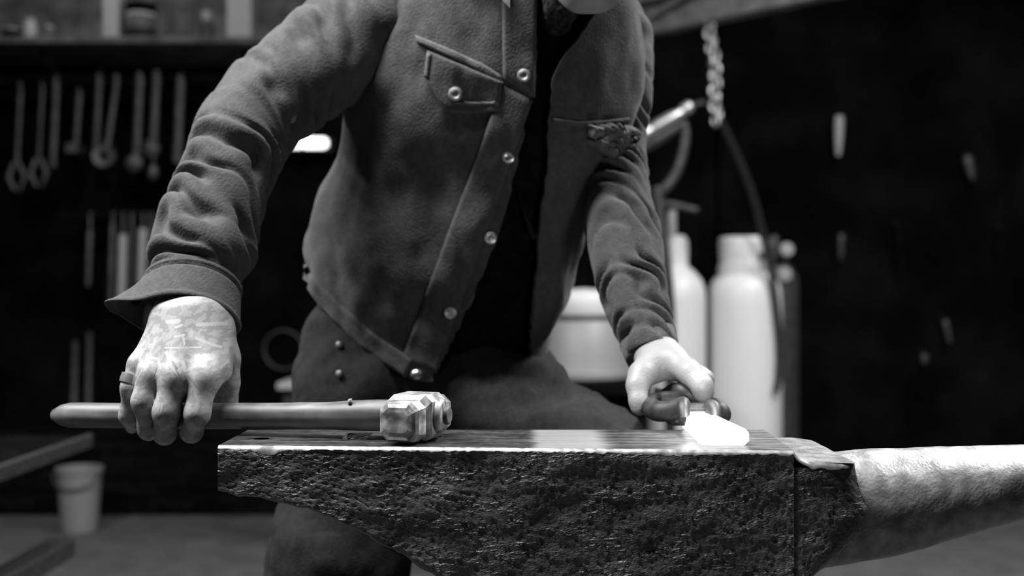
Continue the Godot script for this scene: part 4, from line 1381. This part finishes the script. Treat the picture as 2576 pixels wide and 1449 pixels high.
func shelf() -> void:
	var z0 := -4.78
	var y := at(300, 66, 4.6).y
	var t := thing("wall_shelf", "long pale wall shelf at the top left holding jars and boxes", "shelf", Vector3(-1.9, y, -5.0))
	flat_box("board", Vector3(-3.2, y - 0.028, -5.29), Vector3(-1.02, y, z0), M.board, t, 0.004)
	for x in [-2.9, -2.0, -1.15]:
		var b := MB.new()
		b.tube([Vector3(x, y - 0.03, -4.9), Vector3(x, y - 0.06, -4.95), Vector3(x, y - 0.26, -5.27)], [0.012], 8)
		put("bracket", b, M.dark_paint, t)
	var bp := thing("back_panel", "pale board panel on the wall behind the shelf", "panel", Vector3(-1.7, y + 0.4, -5.28))
	flat_box("board", Vector3(-3.2, y + 0.002, -5.299), Vector3(-0.55, 2.9, -5.27), M.board, bp, 0.002)
	# things on the shelf
	var zz := -4.86
	var jar := func(x: float, r: float, h: float, m: Material, label: String, grp: String) -> void:
		var p := Vector3(at(x, 60, -zz).x, y, zz)
		var o := thing("jar", label, "jar", p, grp)
		var b := MB.new()
		b.lathe([Vector2(0, 0.0), Vector2(r, 0.002), Vector2(r * 1.02, h * 0.4), Vector2(r, h * 0.7), Vector2(r * 0.7, h * 0.82), Vector2(r * 0.7, h * 0.85), Vector2(0, h * 0.85)], 24, Transform3D(Basis(), p))
		put("glass", b, m, o)
		b = MB.new()
		b.lathe([Vector2(r * 0.76, h * 0.84), Vector2(r * 0.78, h), Vector2(0, h * 1.01)], 24, Transform3D(Basis(), p))
		put("lid", b, M.pale, o)
	jar.call(76, 0.028, 0.09, M.pale, "small round jar, leftmost on the shelf", "")
	jar.call(124, 0.026, 0.06, M.board, "short dull jar beside the leftmost jar", "")
	jar.call(30, 0.04, 0.05, M.wood_dark, "low dark tin at the far left of the shelf", "")
	var p := Vector3(at(286, 60, -zz).x, y, zz)
	var o := thing("carton", "tall narrow pale carton left of the stacked tins", "box", p)
	flat_box("body", p + Vector3(-0.034, 0, -0.04), p + Vector3(0.034, 0.24, 0.04), M.pale, o)
	flat_box("flap", p + Vector3(-0.034, 0.24, -0.04), p + Vector3(0.034, 0.247, 0.045), M.board, o, 0.002)
	p = Vector3(at(355, 60, -zz).x, y, zz)
	for k in 3:
		o = thing("tin", ["flat dark tin at the bottom of the stack on the shelf", "flat grey tin in the middle of the stack on the shelf", "flat dark tin on top of the stack on the shelf"][k], "tin", p + Vector3(0, 0.056 * k, 0), "stacked tins on the shelf")
		var b := MB.new()
		b.lathe([Vector2(0, 0), Vector2(0.062, 0), Vector2(0.064, 0.004), Vector2(0.064, 0.046), Vector2(0.062, 0.05), Vector2(0, 0.05)], 32, Transform3D(Basis(), p + Vector3(0, 0.056 * k, 0)))
		put("body", b, [M.dark_paint, M.board, M.wood_dark][k], o)
		b = MB.new()
		b.lathe([Vector2(0.0655, 0.040), Vector2(0.0655, 0.052), Vector2(0.06, 0.055), Vector2(0, 0.055)], 32, Transform3D(Basis(), p + Vector3(0, 0.056 * k, 0)))
		put("lid", b, [M.board, M.pale, M.board][k], o)
	p = Vector3(at(520, 60, -zz).x, y, zz)
	o = thing("spray_can", "small dark can with a pale cap near the right end of the shelf", "can", p)
	var b := MB.new()
	b.lathe([Vector2(0, 0), Vector2(0.026, 0), Vector2(0.027, 0.07), Vector2(0.016, 0.082), Vector2(0, 0.082)], 24, Transform3D(Basis(), p)); put("body", b, M.rubber, o)
	b = MB.new()
	b.lathe([Vector2(0.015, 0.08), Vector2(0.02, 0.10), Vector2(0.02, 0.12), Vector2(0, 0.122)], 20, Transform3D(Basis(), p)); put("cap", b, M.pale, o)
	p = Vector3(at(608, 60, -zz).x, y, zz)
	o = thing("carton", "wide pale carton at the right end of the shelf", "box", p)
	flat_box("body", p + Vector3(-0.052, 0, -0.05), p + Vector3(0.052, 0.22, 0.05), M.pale, o)
	flat_box("flap", p + Vector3(-0.052, 0.22, -0.05), p + Vector3(0.052, 0.227, 0.055), M.board, o, 0.002)

func tool_racks() -> void:
	# upper rack with hammers and tongs, lower rack with rods
	var d := 4.95
	var t := thing("tool_rack", "dark rail under the shelf with hand tools hung on it", "rack", Vector3(-1.75, at(0, 196, d).y, -d))
	var b := MB.new()
	b.box(Vector3(-1.85, at(0, 196, d).y, -d - 0.04), Vector3(1.9, 0.05, 0.03), 0.004); put("rail", b, M.wood_dark, t)
	for x in [-2.7, -1.85, -1.0]:
		b = MB.new(); b.box(Vector3(x, at(0, 196, d).y, -d - 0.19), Vector3(0.05, 0.05, 0.29), 0.004); put("bracket", b, M.wood_dark, t)
	var lo := [
		[50, 225, 410, 6, 1, "long thin tongs hung at the left end of the upper tool rack"], [105, 225, 400, 5, 1, "second tool from the left on the upper tool rack"], [140, 215, 420, 9, 0, "long iron bar third from the left on the upper tool rack"], [198, 240, 365, 8, 2, "short hammer with a small head on the upper tool rack"],
		[248, 205, 395, 9, 0, "straight iron bar left of the ring-ended tool"], [292, 205, 368, 8, 3, "tool with a large round eye at its lower end"], [350, 200, 400, 11, 4, "tool with a round knob at its lower end, right of the eye"], [392, 195, 372, 11, 4, "thick tool with a round disc end on the upper tool rack"], [452, 210, 410, 12, 0, "wide flat iron bar nearest the raised sleeve on the upper rack"]]
	for q in lo:
		var d2 := d - (0.06 if q[4] == 3 else 0.0)
		var top := at(q[0] + 2.0, q[1], d2); var bot := at(q[0] - (22.0 if q[4] == 3 else 8.0), q[2], d2)
		var o := thing("hanging_tool", q[5], "hand tool", top, "tools on the upper rack")
		b = MB.new()
		var r: float = q[3] / F * d
		b.tube([top + Vector3(0, 0.03, 0.01), top, top.lerp(bot, 0.5), bot], [r * 0.7, r, r * 0.9, r], 10, 0.7)
		put("shaft", b, M.dim_iron, o)
		b = MB.new()
		match q[4]:
			1:
				b.tube([bot + Vector3(-0.01, 0.0, 0), bot + Vector3(-0.035, -0.06, 0), bot + Vector3(-0.01, -0.12, 0)], [0.010, 0.012, 0.008], 8)
				b.tube([bot + Vector3(0.01, 0.0, 0), bot + Vector3(0.035, -0.06, 0), bot + Vector3(0.01, -0.12, 0)], [0.010, 0.012, 0.008], 8)
				put("jaw", b, M.dim_iron, o)
			2:
				b.box(bot + Vector3(0, -0.02, 0), Vector3(0.05, 0.045, 0.12), 0.008); put("head", b, M.dim_iron, o)
			3:
				var c := at(262, 393, d2)
				b.lathe([Vector2(0.018, -0.012), Vector2(0.046, -0.016), Vector2(0.050, 0.0), Vector2(0.046, 0.016), Vector2(0.018, 0.012), Vector2(0.018, -0.012)], 32, Transform3D(Basis(Vector3.RIGHT, PI / 2), c)); put("eye", b, M.dim_iron, o)
			4:
				var c := bot + Vector3(-0.005, -0.02 if q[0] == 350 else -0.005, 0.01)
				b.lathe([Vector2(0, 0.022), Vector2(0.02, 0.02), Vector2(0.036, 0.008), Vector2(0.038, -0.008), Vector2(0, -0.016)], 28, Transform3D(Basis(Vector3.RIGHT, PI / 2), c)); put("knob", b, M.dim_iron, o)
			_:
				b.tube([top + Vector3(0, 0.03, 0.01), top + Vector3(0, 0.05, -0.02), top + Vector3(0, 0.035, -0.05)], [0.008], 8); put("hook", b, M.dim_iron, o)
	var o2 := thing("hanging_tool", "small round iron drop hung under the disc-ended tool", "hand tool", at(386, 430, d), "tools on the upper rack")
	b = MB.new(); b.tube([at(388, 380, d - 0.03), at(386, 420, d - 0.03)], [0.005], 6); put("wire", b, M.dim_iron, o2)
	b = MB.new(); b.tube([at(386, 415, d - 0.03), at(386, 425, d - 0.03), at(385, 442, d - 0.03), at(385, 452, d - 0.03)], [0.008, 0.020, 0.022, 0.010], 14); put("weight", b, M.dim_iron, o2)
	# lower rack
	t = thing("tool_rack", "lower dark rail with pale rods hung behind the open cuff", "rack", at(300, 545, d))
	var ry := at(0, 545, d).y
	b = MB.new(); b.box(Vector3(at(300, 0, d).x, ry, -d - 0.04), Vector3(0.55, 0.04, 0.03), 0.004); put("rail", b, M.wood_dark, t)
	for x in [210, 400]:
		b = MB.new(); b.box(Vector3(at(x, 0, d).x, ry, -d - 0.19), Vector3(0.04, 0.04, 0.29), 0.004); put("bracket", b, M.wood_dark, t)
	for q in [[225, 580, 720, 7, "dim_iron", "thin dark rod, leftmost on the lower rack"], [282, 560, 760, 7, "dim_iron", "dark rod just left of the longest pale rod"], [308, 590, 780, 10, "pale", "longest pale rod, middle of the lower rack"], [330, 580, 760, 5, "dim_iron", "thin dark rod between the two pale rods on the lower rack"], [358, 575, 715, 10, "pale", "short bright rod nearest the cuff on the lower rack"], [378, 570, 690, 6, "dim_iron", "thin dark rod at the right end of the lower rack"]]:
		var top := at(q[0] + 2.0, q[1], d); var bot := at(q[0] - 4.0, q[2], d)
		var o := thing("hanging_rod", q[5], "rod", top, "rods on the lower rack")
		b = MB.new(); b.tube([top, top.lerp(bot, 0.5), bot], [q[3] / F * d], 10); put("shaft", b, M[q[4]], o)
		b = MB.new(); b.tube([top + Vector3(0, -0.01, 0), top + Vector3(0, at(0, 536, d).y - top.y, 0.0), top + Vector3(0, at(0, 534, d).y - top.y, -0.04)], [0.006], 8); put("hook", b, M.dim_iron, o)
	# two tall dark bars leaning at the wall lower down
	for q in [[190, 860, 1300, "dark iron bar leaning on the wall behind the hammer's end"], [226, 840, 1290, "second dark bar leaning on the wall left of the tattooed hand"]]:
		b = MB.new()
		var bot := at(q[0] - 6.0, 1280, 5.0); bot.y = 0.362
		b.tube([at(q[0], q[1], 5.27), bot], [0.014], 8)
		tag(put("leaning_bar", b, M.dim_iron), q[3], "bar", "bars leaning on the back wall")
	# lit tube lamp far behind, between arm and chest
	var lp := at(777, 360, 5.15)
	var lt := thing("wall_lamp", "small bright white strip lamp on the back wall, seen under the raised arm", "lamp", lp)
	var glow := mat(0.8, 0.5)
	glow.emission_enabled = true; glow.emission = Color.WHITE; glow.emission_energy_multiplier = 2.5
	b = MB.new(); b.box(lp + Vector3(0, 0, -0.09), Vector3(0.20, 0.07, 0.10), 0.006); put("housing", b, M.dark_paint, lt)
	b = MB.new(); b.tube([at(728, 360, 5.13), at(733, 360, 5.13), at(755, 360, 5.13), at(759, 360, 5.13)], [0.016, 0.024, 0.024, 0.018], 16); put("lamp_tube", b, glow, lt)
	b = MB.new(); b.tube([at(762, 360, 5.13), at(767, 360, 5.13), at(816, 360, 5.13), at(824, 360, 5.13)], [0.018, 0.025, 0.025, 0.015], 16); put("lamp_tube", b, glow, lt)
	var l := OmniLight3D.new(); l.name = "lamp_light"; lt.add_child(l, true); l.position = Vector3(0, 0, 0.06)
	l.light_energy = 0.01; l.light_size = 0.02; l.omni_range = 10.0; l.omni_attenuation = 2.0; l.shadow_enabled = true

func bench() -> void:
	# steel-framed bench along the left wall, its near edge running away from the camera
	var x := -1.01
	var t := thing("workbench", "low dark workbench at the lower left edge", "bench", Vector3(-1.35, 0, -2.3))
	flat_box("top", Vector3(-1.75, 0.555, -2.74), Vector3(x, 0.60, -1.6), M.wood_dark, t, 0.006)
	flat_box("edge_strip", Vector3(x - 0.001, 0.572, -2.74), Vector3(x + 0.012, 0.606, -1.6), M.tongs, t, 0.004)
	flat_box("lower_rail", Vector3(x - 0.06, 0.33, -2.66), Vector3(x, 0.375, -1.66), M.tongs, t, 0.004)
	for q in [[-1.70, -2.15], [x - 0.03, -2.15], [-1.70, -1.66], [x - 0.03, -1.66]]:
		flat_box("leg", Vector3(q[0] - 0.03, 0, q[1] - 0.03), Vector3(q[0] + 0.03, 0.556, q[1] + 0.03), M.wood_dark, t, 0.004)
	# long low chest under the tool racks
	t = thing("tool_chest", "long low black chest on the floor along the back wall", "chest", Vector3(-1.7, 0, -5.05))
	flat_box("body", Vector3(-3.0, 0.0, -5.295), Vector3(-0.42, 0.32, -4.80), M.wood_dark, t, 0.006)
	flat_box("lid", Vector3(-3.01, 0.322, -5.297), Vector3(-0.41, 0.352, -4.79), M.wood_dark, t, 0.006)
	# white bucket on the floor
	var c := at(200, 1330, 4.5); c.y = 0.0
	t = thing("bucket", "small pale bucket on the floor under the hammer's handle", "bucket", c)
	var b := MB.new()
	b.lathe([Vector2(0, 0.0), Vector2(0.064, 0.0), Vector2(0.068, 0.01), Vector2(0.082, 0.23), Vector2(0.088, 0.235), Vector2(0.088, 0.25), Vector2(0.078, 0.25), Vector2(0.062, 0.02), Vector2(0, 0.02)], 40, Transform3D(Basis(), c))
	put("shell", b, M.bucket, t)
	b = MB.new()
	var path := []
	for k in 17:
		var a := PI * k / 16.0
		path.append(c + Vector3(cos(a) * 0.088, 0.235 - sin(a) * 0.06, 0.03 + sin(a) * 0.06))
	b.tube(path, [0.004], 6); put("handle", b, M.dim_iron, t)
	# coil of cable and a pale bracket beside the hip
	c = at(712, 880, 4.4)
	b = MB.new(); path = []
	for k in 61:
		var a := TAU * k / 20.0
		path.append(c + Vector3(cos(a) * 0.075, sin(a) * 0.075, -0.008 * k / 20.0))
	b.tube(path, [0.0035], 8)
	t = thing("vise_stand", "dark metal stand with a pale top plate behind the smith's hip", "stand", at(735, 968, 4.3) * Vector3(1, 0, 1))
	var top := at(742, 962, 4.3)
	flat_box("plate", top + Vector3(-0.045, -0.018, -0.10), top + Vector3(0.10, 0.008, 0.12), M.pale, t, 0.004)
	flat_box("post", Vector3(top.x - 0.03, 0, top.z - 0.1), Vector3(top.x + 0.085, top.y - 0.022, top.z + 0.08), M.rubber, t, 0.004)
	var cm := put("cable_coil", b, M.rubber)
	tag(cm, "thin coiled cable hung up behind the smith's hip", "cable")

func overhead() -> void:
	# slanting beam at the top right
	var a := at(1640, 90, 4.5); var c := at(2070, 0, 3.94)
	var dir := (c - a); dir.y = 0; dir = dir.normalized()
	var y := (a.y + c.y) / 2
	var t := thing("ceiling_beam", "long grey beam crossing the top right corner above the chain", "beam", a)
	var b := MB.new()
	var s := a - dir * 0.85; var e := a + dir * 3.6
	var bs := Basis(dir, Vector3.UP, dir.cross(Vector3.UP))
	var m := (s + e) / 2; m.y = y + 0.055
	b.box(m, Vector3((e - s).length(), 0.11, 0.07), 0.006, bs); put("web", b, M.beam, t)
	b = MB.new(); m.y = y + 0.128
	b.box(m + bs.z * 0.02, Vector3((e - s).length(), 0.03, 0.13), 0.004, bs); put("flange", b, M.beam, t)
	b = MB.new()
	b.tube([at(1640, 40, 4.42), at(1720, -10, 4.3), at(1800, -60, 4.2)], [0.013], 8); put("conduit", b, M.beam, t)
	# chain
	var top := at(1786, 28, 4.28)
	t = thing("chain", "hanging steel chain below the beam at the upper right", "chain", top)
	b = MB.new(); b.tube([top + Vector3(0, 0.03, -0.06), top + Vector3(0, 0.015, 0.0), top + Vector3(0, -0.02, 0.0)], [0.012, 0.018, 0.010], 12); put("bolt", b, M.chain, t)
	var n := 15
	var e2 := at(1806, 312, 4.28)
	for k in n:
		var f := (k + 0.5) / n
		var p := (top + Vector3(0, -0.015, 0)).lerp(e2, f) + Vector3(0.0075 * (1 if k % 2 else -1), 0, 0)
		var tw := Basis(Vector3.UP, k * 1.25 + 0.4)
		b = MB.new()
		var path := []
		for j in 17:
			var an := TAU * j / 16.0
			path.append(p + tw * Vector3(cos(an) * 0.0155, signf(sin(an)) * pow(absf(sin(an)), 0.8) * 0.0200, 0))
		b.tube(path, [0.0062], 8); put("link", b, M.chain, t)
	# gas torch pipe slung from the chain
	t = thing("torch_lance", "pale metal torch pipe slung diagonally beside the left shoulder", "pipe", at(1680, 310, 4.3))
	b = MB.new()
	b.tube([at(1560, 375, 4.3), at(1610, 340, 4.3), at(1640, 328, 4.3)], [0.026, 0.030, 0.022], 14); put("nozzle", b, M.chain, t)
	b = MB.new(); b.tube([at(1640, 328, 4.3), at(1655, 316, 4.3), at(1690, 296, 4.3), at(1718, 282, 4.3)], [0.018, 0.024, 0.024, 0.018], 14); put("barrel", b, M.chain, t)
	b = MB.new(); b.tube([at(1714, 284, 4.3), at(1722, 276, 4.3), at(1736, 268, 4.3), at(1742, 266, 4.3)], [0.014, 0.024, 0.024, 0.014], 14); put("valve", b, M.chain, t)
	b = MB.new(); b.tube([at(1610, 372, 4.33), at(1660, 345, 4.33), at(1715, 312, 4.33)], [0.026, 0.026, 0.020], 10); put("sleeve", b, M.dim_iron, t)
	b = MB.new(); b.tube(cat([at(1742, 266, 4.3), at(1765, 258, 4.29), at(1774, 262, 4.285)], 6), [0.009], 8); put("hook", b, M.dim_iron, t)
	b = MB.new()
	b.tube(cat([at(1716, 300, 4.34), at(1724, 340, 4.34), at(1716, 390, 4.34), at(1698, 440, 4.34), at(1668, 478, 4.34), at(1640, 500, 4.36)], 8), [0.019], 10)
	put("hose", b, M.dim_iron, t, "grey hose curving down behind the left arm")

func right_wall() -> void:
	# a dark tool board on the back wall at the right; only a few ends catch the light
	var t := thing("tool_board", "dark board on the right of the back wall with tools hung on it", "board", Vector3(1.75, 1.2, -5.28))
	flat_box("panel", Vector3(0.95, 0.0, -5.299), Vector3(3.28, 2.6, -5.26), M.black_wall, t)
	for q in [[2110, 292, 392, 12, "pale", "bright upright chisel hung at the upper right on the dark board"], [2116, 590, 650, 9, "dim_iron", "dull upright punch below the bright chisel"], [2440, 392, 452, 13, "dim_iron", "dull hooked tool hung near the right edge"], [2384, 806, 862, 8, "dim_iron", "small slanting punch low on the right board"], [2326, 892, 916, 10, "dim_iron", "small round stub low on the right board"], [2515, 575, 690, 7, "wood_dark", "thin dark bar hung at the far right"], [2265, 565, 700, 8, "wood_dark", "dark slanting bar in the middle of the right board"]]:
		var d := 5.18
		var lean := 12.0 if q[0] in [2384, 2440, 2265] else -3.0
		var top := at(q[0] - lean * 0.5, q[1], d); var bot := at(q[0] + lean * 0.5, q[2], d)
		var o := thing("hanging_tool", q[5], "hand tool", top, "tools on the right board")
		var r: float = q[3] / F * d
		var b := MB.new()
		b.tube([top, top.lerp(bot, 0.15), top.lerp(bot, 0.6), bot], [r * 0.8, r, r * 0.85, r * 0.5], 12); put("shaft", b, M[q[4]], o)
		b = MB.new()
		b.tube([top + Vector3(0, -0.006, 0), top + Vector3(0, 0.012, -0.03), top + Vector3(0, 0.012, -0.082)], [r * 0.45, 0.006, 0.006], 8); put("hook", b, M.dark_paint, o)
